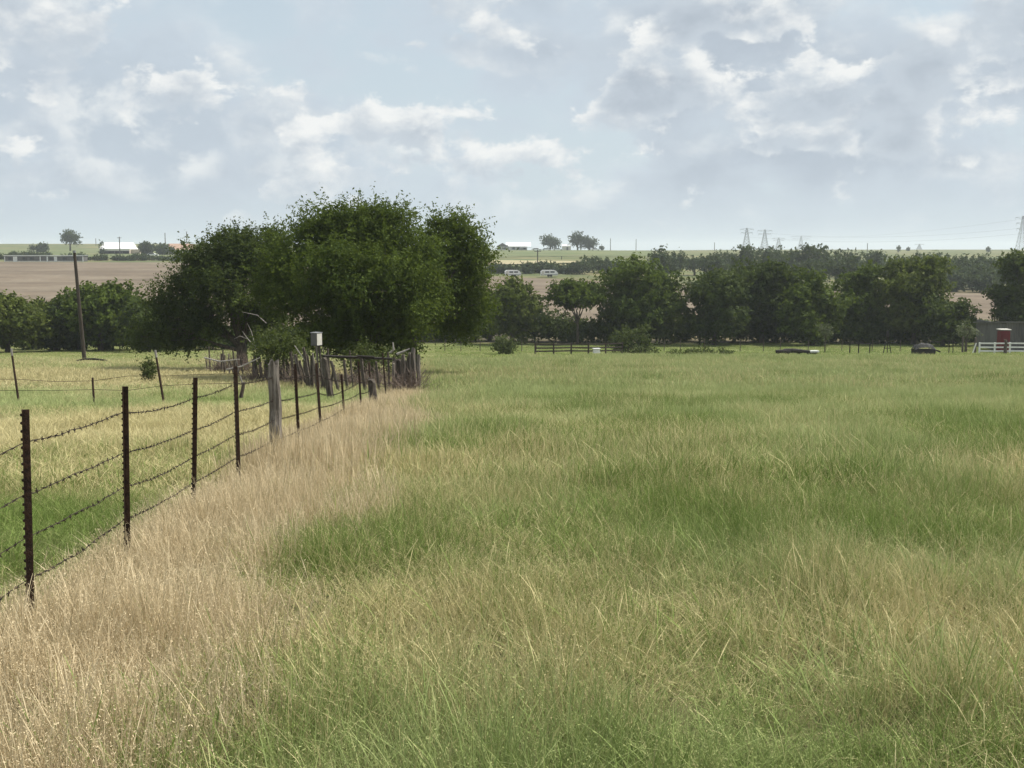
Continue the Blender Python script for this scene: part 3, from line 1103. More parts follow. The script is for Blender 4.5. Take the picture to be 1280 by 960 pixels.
# far woods
FAR = []
for i, (px, Y, top, wp) in enumerate([(845, 330, 312, 34), (828, 300, 308, 40), (868, 340, 318, 36), (890, 300, 316, 40), (925, 330, 306, 44), (905, 360, 312, 40), (960, 320, 303, 46), (940, 350, 310, 50),
                                      (985, 360, 308, 44), (1005, 330, 305, 40), (1025, 340, 304, 44), (1045, 320, 310, 46), (1062, 350, 309, 44), (1085, 330, 312, 40), (1010, 280, 318, 50), (1055, 270, 320, 50),
                                      (1095, 360, 312, 34), (1175, 330, 314, 44), (1200, 300, 318, 46), (1225, 320, 316, 44), (1255, 310, 318, 40), (1180, 280, 326, 46), (1215, 275, 330, 46), (1245, 275, 332, 44),
                                      (1150, 340, 316, 40), (1120, 320, 318, 44), (1275, 330, 316, 40), (1235, 290, 322, 40), (1160, 300, 322, 44), (1265, 280, 328, 40), (1190, 265, 338, 40), (1230, 262, 340, 40)]):
    tree('far_tree', 'hazy far wood tree seen above ' + by(px), px, Y, top, wp * 1.1, 2200, .65, M_LEAF_F, 400 + i, z0=.0, nl=7, fl=.33, trunk_r=.25, fork=.3,
         group='trees of the far wood on the right', spray=1.2, shell=.5, sub=3, subf=.55)
for i, (px, Y, top, wp, lb) in enumerate([
        (688, 745, 292, 27, 'round dark tree right of the white roofed ridge house'), (722, 748, 288, 23, 'tall dark tree on the ridge, left half of the twin crown'),
        (737, 750, 296, 22, 'lower dark tree on the ridge touching the tall twin crown'), (752, 742, 307, 6, 'tiny bush right of the ridge trees'),
        (88, 690, 288, 25, 'lone umbrella shaped tree on the left skyline'), (185, 560, 303, 22, 'dark pointed tree right of the white roofed barn'), (204, 555, 306, 18, 'small dark tree between the barn and the orange roof'),
        (127, 575, 301, 7, 'narrow dark bush at the left end of the white roofed barn'), (215, 545, 307, 10, 'small bush at the left corner of the orange roofed building'),
        (52, 640, 305, 16, 'low dark bush on the left skyline'), (40, 640, 306, 10, 'small bush left of the low skyline bush'), (1123, 800, 307, 5, 'tiny round tree on the right skyline left of centre'),
        (1135, 900, 309, 4, 'tiny tree right of the round skyline tree'), (1235, 800, 308, 8, 'small dome shaped tree on the right skyline'), (1272, 500, 312, 12, 'small tree on the right skyline by the tall pylon')]):
    lone = 'umbrella' in lb
    tree('ridge_tree', lb, px, Y, top, wp, 3200 if wp > 14 else 800, .85 if wp > 14 else .5, M_LEAF_F, 500 + i, z0=.30 if lone else .06, nl=7, fl=.30 if not lone else .24, trunk_r=.5 if wp > 14 else .15, fork=.4,
         spray=1.4 if wp > 14 else .8, shell=.5)
HED = [(112, 432, 320, 26), (135, 430, 319, 26), (155, 428, 320, 26), (172, 432, 318, 24), (190, 430, 320, 26), (210, 428, 321, 26), (228, 425, 322, 24), (92, 436, 317, 26), (25, 470, 314, 30), (50, 470, 315, 30), (8, 450, 318, 22)]
for i, (px, Y, top, wp) in enumerate(HED):
    tree('hedge_bush', 'green hedge bush at the far field edge ' + ('beside the mobile home' if px < 100 else 'right of the mobile home' if px < 124 else 'below the white barn' if px < 176 else 'below the dark pointed tree' if px < 200 else 'below the orange roof'), px, Y, top, wp * 1.1, 1300, .6, M_LEAF_F, 600 + i, z0=.0, nl=6, fl=.36, trunk_r=.1, fork=.2, cat='bush',
         group='hedge bushes on the far left', spray=.9, shell=.55)
HED = [(632, 330, 332, 30), (655, 328, 330, 30), (682, 332, 327, 32), (705, 328, 330, 30), (728, 325, 327, 34), (748, 335, 322, 36), (768, 330, 324, 34), (740, 350, 321, 36), (785, 325, 328, 34), (620, 330, 328, 24), (668, 334, 331, 24), (694, 326, 333, 26)]
for i, (px, Y, top, wp) in enumerate(HED):
    tree('hedge_bush', 'dark green hedge bush ' + ('behind the left white camper' if px < 660 else 'between the two white campers' if px < 675 else 'behind the right white camper' if px < 700 else 'right of the right white camper' if px < 735 else 'beyond the umbrella tree'), px, Y, top, wp * 1.1, 1500, .6, M_LEAF_F, 630 + i, z0=.0, nl=6, fl=.36, trunk_r=.1, fork=.2, cat='bush',
         group='hedge bushes behind the white vehicles', spray=.9, shell=.55)


# ------------------------------------------------------------------ the barbed wire fence
POSTS = [  # top px, top py, base px, distance, kind
    (-118, 556, -108, 5.65, 'steel'),
    (27, 512, 34, 7.2, 'steel'), (153, 483, 156, 9.32, 'steel'), (241.5, 472, 239, 11.75, 'steel'), (292, 458, 297, 13.8, 'steel'), (341, 453, 347, 16.6, 'wood'),
    (367, 455, 373, 18.7, 'steel'), (394, 454, 401, 21.4, 'steel'), (425.5, 468, 430, 25.9, 'steel'), (447, 452, 451, 29.9, 'steel'), (460.5, 453, 463, 33.5, 'steel'), (477.5, 441, 482, 38.5, 'steel')]
fbase = on_ground(297, 13.8)
fence = thing('barbed_wire_fence', fbase, 'four strand barbed wire fence on rusty studded steel posts running away through the straw grass', 'fence')


def steel_post(a, b, rz, nm='steel_post', parent=None, origin=None, w_=.056, studs=True):
    """T-section post from base a to top b with a row of studs on its face"""
    mb = MB()
    a = np.array(a)
    b = np.array(b)
    ax = b - a
    Lh = np.linalg.norm(ax)
    ax /= Lh
    sx = np.array([math.cos(rz), math.sin(rz), 0])
    sx -= ax * sx.dot(ax)
    sx /= np.linalg.norm(sx)
    sy = np.cross(ax, sx)
    t = .006
    prof = [(-w_ / 2, 0), (w_ / 2, 0), (w_ / 2, t), (t / 2, t), (t / 2, w_ * .8), (-t / 2, w_ * .8), (-t / 2, t), (-w_ / 2, t)]
    v = [a + sx * p + sy * q for p, q in prof] + [b + sx * p + sy * q for p, q in prof]
    n = len(prof)
    f = [(i, (i + 1) % n, n + (i + 1) % n, n + i) for i in range(n)] + [tuple(range(n, 2 * n))]
    mb.add(v, f)
    if studs:
        k = .08
        while k < Lh - .02:
            c = a + ax * k + sy * .002
            e = [c + sx * .013 - ax * .010, c - sx * .013 - ax * .010, c - sx * .013 + ax * .010, c + sx * .013 + ax * .010]
            e2 = [p - sy * .013 + (c - p) * .45 for p in e]
            mb.add(e + e2, [(0, 1, 5, 4), (1, 2, 6, 5), (2, 3, 7, 6), (3, 0, 4, 7), (4, 5, 6, 7)])
            k += .052
    return mb.build(nm, M_RUST, parent, origin)


def wood_post(a, b, r0_, seed, nm='wooden_post', parent=None, origin=None, mat=None, k=9, segs=7):
    """weathered round post: knotty outline, checks down its length, a broken top"""
    r = np.random.default_rng(seed)
    a = np.array(a, float)
    b = np.array(b, float)
    ph = r.random(k) * .28
    v = []
    for i in range(segs + 1):
        s = i / segs
        c = a + (b - a) * s + np.r_[r.normal(size=2) * r0_ * .10, 0]
        rr = r0_ * (1.08 - .22 * s)
        for j in range(k):
            an = 2 * math.pi * j / k
            q = rr * (.86 + ph[j] + .10 * r.random())
            top = (r.random() - .6) * r0_ * 1.6 if i == segs else 0
            v.append(c + np.array([q * math.cos(an), q * math.sin(an), top]))
    f = [(i * k + j, i * k + (j + 1) % k, (i + 1) * k + (j + 1) % k, (i + 1) * k + j) for i in range(segs) for j in range(k)]
    v.append(b)
    f += [(segs * k + j, segs * k + (j + 1) % k, (segs + 1) * k) for j in range(k)]
    mb = MB().add(v, f)
    return mb.build(nm, mat or M_CEDAR, parent, origin)


ANCH = []
WIRE_DROP = [.215, .545, .825, 1.10]
for i, (tx, ty, bx, Y, kd) in enumerate(POSTS):
    b = on_ground(bx, Y)
    tpt = at(tx, ty, Y)
    a = np.array([b[0], b[1], b[2] - .12])
    if kd == 'steel':
        steel_post(a, tpt, -1.25 + .12 * math.sin(i * 2.1), 'steel_post', fence, fbase)
    else:
        wood_post(a, tpt, .088, 77, 'wooden_post', fence, fbase)['label'] = 'thick weathered grey wooden post'
    ANCH.append((a, tpt))
# extra grey wooden post beside the second last steel ones, as in the photograph
b = on_ground(468, 33.0)
wood_post(b - np.array([0, 0, .1]), at(464, 474, 33.0), .12, 78, 'wooden_post', fence, fbase, M_CEDAR_D)['label'] = 'short split grey wooden post'

rw = np.random.default_rng(3)
for wi, dp in enumerate(WIRE_DROP):
    mb = MB()
    for s in range(len(ANCH) - 1):
        (a0, t0), (a1, t1) = ANCH[s], ANCH[s + 1]

        def hold(a, tpt, short):
            h = (tpt - a)
            ln = np.linalg.norm(h)
            # the low ninth post carries its wires close under its top
            return tpt - h / ln * min(dp * (.72 if short else 1.0), ln - .15)
        p = hold(a0, t0, s == 8)
        q = hold(a1, t1, s + 1 == 8)
        off = np.array([.0, -.03, 0])
        p = p + off
        q = q + off
        L = np.linalg.norm(q - p)
        n = max(6, int(L / .22))
        sag = .004 * L + abs(rw.normal()) * .006 * L
        tt = np.linspace(0, 1, n + 1)
        pts = p[None] + (q - p)[None] * tt[:, None]
        pts[:, 2] -= sag * 4 * tt * (1 - tt)
        pts[1:-1] += rw.normal(size=(n - 1, 3)) * .005
        R = .0034
        mb.tube(pts, [R] * len(pts), 4, cap=False)
        # barbs: two crossed twists every hand's breadth
        if L * 1 > 0 and a0[1] < 30:
            kb = int(L / .12)
            for k in range(1, kb):
                s_ = k / kb
                c = p + (q - p) * s_
                c[2] -= sag * 4 * s_ * (1 - s_)
                d = (q - p) / L
                for sg in (-1, 1):
                    u1 = rw.normal(size=3)
                    u1 -= d * u1.dot(d)
                    u1 /= np.linalg.norm(u1)
                    mb.tube([c + d * .004 * sg - u1 * .020, c + d * .004 * sg + u1 * .020], [.0024, .0024], 3)
                mb.tube([c - d * .011, c + d * .011], [.0065, .0065], 5)
    mb.build('barbed_wire', M_WIRE, fence, fbase)

# ------------------------------------------------------------------ wire gate at the end of the fence
gb = on_ground(447, 40)
gate = thing('wire_gate', gb, 'wire gap gate with a dark pole laid across its leaning stakes', 'gate')
MB().tube([at(404, 445, 39), at(440, 446.5, 39.2), at(490, 448.5, 39.5)], [.045, .05, .04], 7).build('top_rail', M_PIPE, gate, gb)
MB().tube([at(446, 445, 39.1), at(468, 446, 39.2)], [.035, .03], 6).build('top_rail', M_PIPE, gate, gb)
for i, (bx, by, tx, ty, Y, rr) in enumerate([(414, 498, 405, 447, 36, .10), (425, 480, 414, 451, 41, .06), (435, 478, 430, 450, 42, .05), (442, 470, 437, 438, 42.5, .035), (458, 486, 451, 447, 41, .06),
                                             (475, 490, 470, 452, 40, .05), (487, 480, 485, 440, 40.5, .04)]):
    a = on_ground(bx, Y) - np.array([0, 0, .1])
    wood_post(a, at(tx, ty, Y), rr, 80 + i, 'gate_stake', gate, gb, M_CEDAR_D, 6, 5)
for hh in (452, 466, 476):
    p0, p1 = at(405, hh, 38), at(492, hh - 4, 40)
    tt = np.linspace(0, 1, 9)
    pts = p0 + (p1 - p0) * tt[:, None]
    pts[:, 2] += rw.normal(size=9) * .03
    MB().tube(pts, [.006] * 9, 4, cap=False).build('gate_wire', M_WIRE, gate, gb)

# the bundle of cedar stakes at the corner
cb = on_ground(507, 40.5)
bundle = thing('stake_corner', cb, 'tight cluster of upright weathered cedar stakes at the fence corner under the large tree', 'fence post')
rs = np.random.default_rng(21)
for i in range(24):
    bx = 491 + 31 * (i + .5) / 24 + rs.normal() * 1.5
    Y = 40.2 + rs.random() * 1.6
    tp = 441 + rs.random() * 13 - (8 if i > 16 else 0)
    tx = bx - 2 + rs.normal() * 2.5
    a = on_ground(bx, Y) - np.array([0, 0, .1])
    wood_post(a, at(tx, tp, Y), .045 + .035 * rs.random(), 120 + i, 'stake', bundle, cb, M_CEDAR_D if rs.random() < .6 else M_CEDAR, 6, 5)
for (p0, p1, p2) in [((488, 441), (492, 437), (491, 428)), ((496, 443), (503, 440), (512, 436))]:
    MB().tube([at(*p, 40) for p in (p0, p1, p2)], [.05, .04, .02], 5).build('broken_branch', M_DEAD, bundle, cb)

# the old stake fence running back under the trees
sb = on_ground(370, 46)
stk = thing('stake_fence', sb, 'ramshackle fence of leaning grey cedar stakes in the shade under the trees', 'fence')
for i in range(84):
    s = i / 83
    if s < .42 and rs.random() < .6:
        continue
    bx = 256 + (412 - 256) * s + rs.normal() * 2
    Y = 64 + (41.5 - 64) * s ** .8 + rs.normal() * .3
    h = (.75 + .75 * rs.random()) * (1.12 if s > .45 else .95)
    a = on_ground(bx, Y)
    b = a + np.array([-.06 * h + rs.normal() * .11, rs.normal() * .08, h])
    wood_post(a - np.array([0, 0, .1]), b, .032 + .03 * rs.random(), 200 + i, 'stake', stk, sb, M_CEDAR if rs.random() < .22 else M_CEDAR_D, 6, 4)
for (p0, p1, p2, rr) in [((255, 447), (275, 452), (300, 449), .03), ((368, 432), (378, 446), (384, 455), .02), ((300, 470), (304, 482), (302, 497), .03), ((283, 462), (302, 458), (325, 447), .03)]:
    MB().tube([at(*p, 44) for p in (p0, p1, p2)], [rr, rr, rr * .5], 5).build('fallen_branch', M_DEAD, stk, sb)

def brush(px, Y, wpx, hpx, n, seed, label):
    r = np.random.default_rng(seed)
    g = on_ground(px, Y)
    k = Y / F
    t0 = thing('dead_brush', g, label, 'brush', 'dead brush along the stake fence')
    mb = MB()
    for i in range(n):
        a = g + np.array([(r.random() - .5) * wpx * k, (r.random() - .5) * .9, -.05])
        p = [a]
        d = np.array([r.normal() * .5, r.normal() * .4, 1.0])
        L = hpx * k * (.4 + .7 * r.random())
        for j in range(3):
            d = d + r.normal(size=3) * .35
            p.append(p[-1] + d / np.linalg.norm(d) * L / 3)
        mb.tube(p, [.014, .011, .008, .004], 3, cap=False)
        for j in range(2):
            q = p[1 + j] + r.normal(size=3) * L * .18
            mb.tube([p[1 + j], (p[1 + j] + q) / 2 + r.normal(size=3) * .02, q + np.array([0, 0, L * .12])], [.008, .006, .003], 3, cap=False)
    o = mb.build('twigs', M_TWIG, t0, g)
    o['kind'] = 'stuff'


M_TWIG = simple('dry_twig', (.12, .085, .065), (.27, .21, .17), 9, .9)
brush(292, 61, 50, 34, 240, 901, 'tangle of dead brown brush at the left end of the stake fence')
brush(335, 50, 50, 36, 220, 902, 'tangle of dead brown brush right behind the light green shrub')
brush(385, 46, 44, 38, 200, 903, 'tangle of dead brown brush beneath the small box on a post')
brush(450, 45, 60, 34, 240, 904, 'tangle of dead brown brush behind the wire gate')
brush(508, 40, 40, 42, 160, 905, 'thin dead brush caught in the cluster of cedar stakes')

# box on a post
xb = on_ground(404, 43)
bx_ = thing('meter_box', xb, 'small grey box with a white front raised on a thin leaning post', 'box')
MB().tube([xb - np.array([0, 0, .1]), at(399, 432, 43)], [.045, .04], 6).build('post', M_CEDAR_D, bx_, xb)
cbx = at(395.5, 424, 43)
MB().box(cbx, (.29, .29, .46), .98).build('casing', M_GREYDK, bx_, xb)
MB().box(cbx + np.array([math.sin(.98), -math.cos(.98), 0]) * .153, (.26, .014, .43), .98).build('front_panel', M_OFFWHITE, bx_, xb)
MB().box(cbx + np.array([0, 0, .245]), (.33, .33, .03), .98).build('lid', M_GREYMET, bx_, xb)
MB().beam(at(403, 433, 43), at(406, 446, 43), .03).build('brace', M_CEDAR, bx_, xb)

# leaning utility pole, left
up = on_ground(106, 84)
pole = thing('leaning_pole', up, 'tall dark wooden pole leaning left in the pasture', 'pole')
MB().tube([up - np.array([0, 0, .2]), at(99.5, 386, 84), at(93, 314, 84)], [.155, .13, .105], 9).build('shaft', M_POLE, pole, up)
MB().tube([at(93, 316, 83.9), at(92.8, 313, 83.9)], [.13, .12], 8).build('cap', M_GREYMET, pole, up)
bb = on_ground(116, 82)
br = MB().tube([at(95, 451, 82), at(105, 449, 82), at(118, 448.8, 82), at(130, 450, 82), at(137, 452, 82)], [.05, .07, .08, .06, .04], 6)
tag(br.build('bent_pipe', M_PIPE, None, None), 'dark bent pipe hanging across the foot of the leaning pole', 'pipe')

# second fence across the left pasture
c0 = on_ground(110, 30)
cross = thing('pasture_fence', c0, 'sagging two strand wire fence on three thin leaning posts across the left pasture', 'fence')
PP = [((14, 436), (24, 492), 34), ((115.5, 472), (118, 494), 33.5), ((194, 438), (206, 499), 33)]
for (tp, bp_, Y) in PP:
    a = on_ground(bp_[0], Y) - np.array([0, 0, .1])
    o = MB().tube([a, at(*tp, Y)], [.038, .030], 6).build('thin_post', M_RUST, cross, c0)
    tpv = at(*tp, Y)
    if tp[1] < 450:
        d = (tpv - a) / np.linalg.norm(tpv - a)
        MB().tube([tpv - d * .2, tpv + d * .01], [.034, .034], 6).build('post_tip', M_DEAD, cross, c0)
for hh in ((488, 487, 488, 482), (474, 476, 470, 470)):
    pts = []
    for px, py, Y in ((-30, hh[0], 34.2), (20, hh[0], 34), (70, hh[1] + 1, 33.8), (117, hh[1], 33.5), (160, hh[2], 33.2), (204, hh[3], 33), (250, hh[3] - 2, 32), (300, hh[3] - 3, 31)):
        pts.append(at(px, py, Y))
    MB().tube(pts, [.006] * len(pts), 4, cap=False).build('wire', M_WIRE, cross, c0)
bs = on_ground(303, 24)
sp = wood_post(at(301, 497, 24), at(305, 478, 24), .035, 333, 'hanging_slat', None, None, M_CEDAR_D, 6, 4)
tag(sp, 'short dark slat hanging from the top wire next to the grey wooden post', 'slat')


# ------------------------------------------------------------------ meadow beyond: rails, junk, sheds
def rail_fence(name, label, pts, h, rails, mat, pr=.05, cat='fence'):
    """pts: list of (px, Y) post places"""
    g = [on_ground(px, Y) for px, Y in pts]
    t0 = thing(name, g[0], label, cat)
    for p in g:
        MB().box(p + np.array([0, 0, h / 2 - .05]), (pr * 2, pr * 2, h + .1)).build('post', mat, t0, g[0])
    for i in range(len(g) - 1):
        for rh in rails:
            off = np.array([0, -pr - .022, rh])
            MB().beam(g[i] + off - (g[i + 1] - g[i]) * .0, g[i + 1] + off, .04, .12).build('rail', mat, t0, g[0])
    return t0


rail_fence('wooden_rail_fence', 'dark wooden rail fence between the round bush and the spreading bush', [(669, 99.5), (692, 100), (714, 101), (735.5, 101), (757, 102), (778, 103)], 1.05, (.35, .62, .95), M_POLE, .07)
wb = on_ground(745.5, 100.4)
MBw = MB().box(wb + np.array([0, 0, .36]), (.56, .5, .36), .2, .82)
tr = thing('water_tub', wb, 'small white tub in front of the wooden rail fence', 'tub')
MBw.build('tub_body', M_WHITE, tr, wb)
MB().box(wb + np.array([0, 0, .56]), (.62, .56, .05), .2).build('tub_rim', M_WHITE, tr, wb)
# wire line fence through the meadow
mf = on_ground(540, 107)
mfence = thing('meadow_wire_fence', mf, 'thin wire fence on spindly posts crossing the mown meadow before the belt', 'fence')
mp = []
for px in (528, 556, 576, 600, 652, 670, 830, 850, 880, 925, 954, 975, 1010, 1052, 1090, 1125):
    p = on_ground(px, 111)
    mp.append(p)
    MB().tube([p - np.array([0, 0, .1]), p + np.array([.03, 0, 1.15])], [.04, .035], 5).build('post', M_CEDAR_D, mfence, mf)
for hh in (.45, .75, 1.05):
    MB().tube([p + np.array([.02, -.05, hh]) for p in mp], [.008] * len(mp), 3, cap=False).build('wire', M_WIRE, mfence, mf)
# log and scrap row
Yj = 101
for i, (px, ln, rr) in enumerate([(979, 1.3, .15), (991, 1.6, .19), (1004, 1.2, .13)]):
    g = on_ground(px, Yj)
    o = MB().tube([g + np.array([-ln / 2, .1 * i, rr * .9 + .14]), g + np.array([0, 0, rr + .14]), g + np.array([ln / 2, -.1, rr * .8 + .14])], [rr, rr * 1.1, rr * .85], 8)
    o.tube([g + np.array([-ln / 3, .02, -.05]), g + np.array([-ln / 3, .02, .16])], [.12, .12], 5)
    o.tube([g + np.array([ln / 3, .02, -.05]), g + np.array([ln / 3, .02, .16])], [.12, .12], 5)
    tag(o.build('log', M_PIPE), ['leftmost dark log of the row lying on the meadow', 'thickest dark log in the middle of the row on the meadow', 'rightmost dark log of the row, nearest the white panel'][i], 'log', 'dark logs in a row on the meadow')
g = on_ground(1017, Yj)
pn = thing('white_trough', g, 'small low white trough beside the dark logs', 'trough')
MB().box(g + np.array([0, 0, .28]), (.8, .5, .14), .2).build('sheet', M_WHITE, pn, g)
MB().box(g + np.array([0, .1, .1]), (.6, .3, .22), .2).build('support', M_DARK, pn, g)
# hurdle
Yq = 102
g = on_ground(1073, Yq)
hd = thing('pipe_hurdle', g, 'low dark pipe hurdle standing on the meadow left of the tripod', 'hurdle')
for px in (1062, 1073, 1087):
    p = on_ground(px, Yq)
    MB().beam(p - np.array([0, 0, .1]), p + np.array([0, 0, 1.0 if px < 1080 else .85]), .08).build('leg', M_PIPE, hd, g)
MB().beam(on_ground(1061, Yq) + np.array([0, -.08, 1.0]), on_ground(1088, Yq) + np.array([0, -.08, .88]), .07).build('rail', M_PIPE, hd, g)
# A-frame stand
g = on_ground(1108, 103)
st = thing('tripod_stand', g, 'dark A shaped stand with a small head on the meadow', 'stand')
apex = at(1109.5, 418, 103)
for px, dy in ((1103.5, 0), (1114.5, 0), (1109, 1.0)):
    p = on_ground(px, 103 + dy)
    MB().beam(p - np.array([0, 0, .1]), apex + (p - apex) * .08, .06).build('leg', M_PIPE, st, g)
MB().box(apex + np.array([0, 0, .05]), (.22, .22, .5), .0, .8).build('head', M_PIPE, st, g)
MB().beam(on_ground(1104.5, 102.9) + np.array([0, 0, .5]), on_ground(1113.5, 102.9) + np.array([0, 0, .5]), .05).build('crossbar', M_PIPE, st, g)
# dark trough
g = on_ground(1154, 101.5)
tg = thing('feed_trough', g, 'low dark trough heaped high with dull grey material on the meadow', 'trough')
mb = MB()
mb.box(g + np.array([0, 0, .27]), (1.7, 1.0, .45), .06, 1.06)
mb.build('trough_body', M_BLACK, tg, g)
mb = MB()
rr_ = np.random.default_rng(9)
kx, ky = 11, 7
v = []
for j in range(ky):
    for i in range(kx):
        x_, y_ = (i / (kx - 1) - .5) * 1.86, (j / (ky - 1) - .5) * 1.16
        e = max(0, 1 - (x_ / .94) ** 2) * max(0, 1 - (y_ / .6) ** 2)
        v.append(g + np.array([x_, y_, .36 + .62 * e ** .4 + (.14 * rr_.random() if e > 0 else 0)]))
mb.add(v, [(j * kx + i, j * kx + i + 1, (j + 1) * kx + i + 1, (j + 1) * kx + i) for j in range(ky - 1) for i in range(kx - 1)])
mb.build('heap', simple('grey_heap', (.03, .03, .029), (.075, .072, .068), 6, .95, bump=.6), tg, g)
MB().beam(g + np.array([.9, 0, .5]), g + np.array([1.5, 0, .25]), .12).build('spout', M_BLACK, tg, g)
# pipe gate frames
g = on_ground(1182, 104)
pg = thing('pipe_gate', g, 'open rusty pipe gate frame between the trough and the forked tree', 'gate')
for px in (1161, 1186, 1191):
    p = on_ground(px, 104)
    MB().beam(p - np.array([0, 0, .1]), p + np.array([0, 0, 1.15]), .06).build('upright', M_PIPE, pg, g)
for hh in (1.12,):
    MB().beam(on_ground(1161, 104) + np.array([0, -.06, hh]), on_ground(1191, 104) + np.array([0, -.06, hh]), .05).build('rail', M_PIPE, pg, g)
# posts by the forked tree
for i, (px, h, lb) in enumerate([(1203, 1.5, 'tall dark post at the foot of the forked tree'), (1219, 1.4, 'dark post behind the slanting white board')]):
    p = on_ground(px, 106.5)
    tag(wood_post(p - np.array([0, 0, .1]), p + np.array([0, 0, h]), .09, 700 + i, 'corner_post', None, None, M_CEDAR_D, 7, 4), lb, 'post')
p = on_ground(1215.5, 104)
tag(MB().beam(p - np.array([0, 0, .05]), p + np.array([.30, 0, .95]), .09, .05).build('slanting_board', M_WHITE), 'slanting white board leaning at the left end of the white fence', 'board')
# white board fence
wf = rail_fence('white_board_fence', 'white three rail board fence in front of the grey shed', [(1224, 105), (1243, 105), (1262, 105), (1281, 105), (1301, 105)], 1.0, (.22, .56, .92), M_WHITE, .06)
# grey metal shed
g = on_ground(1284, 111)
sh = thing('metal_shed', g, 'tall grey corrugated metal shed at the right edge', 'shed')
x0 = on_ground(1256, 111)[0]
hs = hgt(1262, 402, 111)
xw = 6.4
mb = MB()
nr = 40
for i in range(nr):
    xa = x0 + xw * i / nr
    xb2 = x0 + xw * (i + .5) / nr
    xc = x0 + xw * (i + 1) / nr
    zb, zt = g[2] - .2, g[2] + hs - .18
    mb.add([(xa, 111, zb), (xb2, 110.95, zb), (xc, 111, zb), (xa, 111, zt), (xb2, 110.95, zt), (xc, 111, zt)], [(0, 1, 4, 3), (1, 2, 5, 4)])
mb.build('front_wall', M_SHED, sh, g)
mb = MB()
mb.box((x0 - .03, 114.5, g[2] + hs / 2 - .15), (.06, 6.9, hs - .2))
mb.build('side_wall', M_SHED, sh, g)
mb = MB().box((x0 + xw + .03, 114.5, g[2] + hs / 2 - .15), (.06, 6.9, hs - .2))
mb.build('side_wall', M_SHED, sh, g)
MB().add([(x0 - .3, 110.6, g[2] + hs), (x0 + xw + .3, 110.6, g[2] + hs), (x0 + xw + .3, 118.2, g[2] + hs - .5), (x0 - .3, 118.2, g[2] + hs - .5),
          (x0 - .3, 110.6, g[2] + hs - .12), (x0 + xw + .3, 110.6, g[2] + hs - .12), (x0 + xw + .3, 118.2, g[2] + hs - .62), (x0 - .3, 118.2, g[2] + hs - .62)],
         [(0, 1, 2, 3), (7, 6, 5, 4), (0, 4, 5, 1), (1, 5, 6, 2), (2, 6, 7, 3), (3, 7, 4, 0)]).build('roof', M_SHED, sh, g)
MB().box((x0 + 1.9, 110.9, g[2] + hs / 2 - .4), (.5, .08, hs - 1.2)).build('door_post', M_GREYDK, sh, g)
# red shed
g = on_ground(1253.5, 107.5)
rd = thing('red_shed', g, 'small narrow red shed with a white topped roof before the grey metal shed', 'shed')
hr = hgt(1253, 412, 107.5)
MB().box(g + np.array([0, 0, hr / 2 - .05]), (.82, .9, hr - .1)).build('wall', M_RED, rd, g)
MB().box(g + np.array([0, -.01, hr + .02]), (.98, 1.1, .07)).build('roof', M_OFFWHITE, rd, g)
rdo = MB().box(g + np.array([-.02, -.465, hr * .46]), (.62, .04, hr * .8)).build('door', simple('dark_red_door', (.08, .008, .012), (.125, .015, .019), 2, .6), rd, g)
MB().box(g + np.array([.2, -.5, hr * .5]), (.05, .04, .16)).build('latch', M_DARK, rdo, g)
MB().box(on_ground(1256.5, 104.2) + np.array([0, 0, .5]), (.28, .25, 1.1))
p = on_ground(1256.5, 104.3)
tag(wood_post(p - np.array([0, 0, .1]), p + np.array([0, 0, 1.25]), .15, 720, 'gate_post', None, None, M_CEDAR_D, 8, 4), 'thick dark post in the white fence below the red shed', 'post')


# ------------------------------------------------------------------ far buildings
def put(nm, mat, par, org, c, d, rot=0, taper=1):
    return MB().box(np.array(org) + np.array(c), d, rot, taper).build(nm, mat, par, org)


# mobile home
Y = 416
g = on_ground(58, Y)
k = Y / F * 1.0
wm = 97 * k
hm = hgt(58, 319.5, Y)
mh = thing('mobile_home', g, 'long low grey mobile home with white trim at the edge of the brown field', 'house')
put('wall', M_GREYDK, mh, g, (0, 0, hm / 2 - .2), (wm, 4.4, hm - .1))
put('roof', M_GREYMET, mh, g, (0, 0, hm + .02), (wm + .5, 5.0, .22))
for fx, fw in ((-.498, .006), (-.365, .05), (-.045, .008), (.045, .012), (.15, .035), (.497, .007)):
    put('trim_panel', M_WHITE, mh, g, (fx * wm, -2.24, hm / 2 - .2), (fw * wm + .12, .08, hm - .25))
put('fascia', M_WHITE, mh, g, (0, -2.53, hm - .02), (wm + .4, .05, .25))
put('skirting', M_OFFWHITE, mh, g, (0, -2.23, .15), (wm, .04, .3))
for fx in (-.43, -.25, -.16, .09, .26, .40):
    w_ = put('window', M_GLASS, mh, g, (fx * wm, -2.245, hm * .52), (1.1, .07, .9))
    put('door' if fx == .09 else 'shutter', M_DARK, mh, g, (fx * wm + .9, -2.25, hm * .5), (.3, .06, 1.0))
# white roofed barn
Y = 585
g = on_ground(149, Y)
k = Y / F
hb = hgt(149, 303, Y)
he = hgt(149, 311, Y)
wbn = 37 * k
barn = thing('barn', g, 'open fronted barn with a bright white metal roof on the far left', 'barn')
dpn = 14
MB().add([g + np.array(p) for p in [(-wbn / 2, -dpn / 2, he), (wbn / 2, -dpn / 2, he), (wbn / 2, 0, hb), (-wbn / 2, 0, hb), (-wbn / 2, dpn / 2, he), (wbn / 2, dpn / 2, he),
                                    (-wbn / 2, -dpn / 2, he - .3), (wbn / 2, -dpn / 2, he - .3), (wbn / 2, dpn / 2, he - .3), (-wbn / 2, dpn / 2, he - .3)]],
         [(0, 1, 2, 3), (3, 2, 5, 4), (0, 6, 7, 1), (1, 7, 8, 5, 2), (4, 5, 8, 9), (0, 3, 4, 9, 6), (6, 9, 8, 7)]).build('roof', M_WHITE, barn, g)
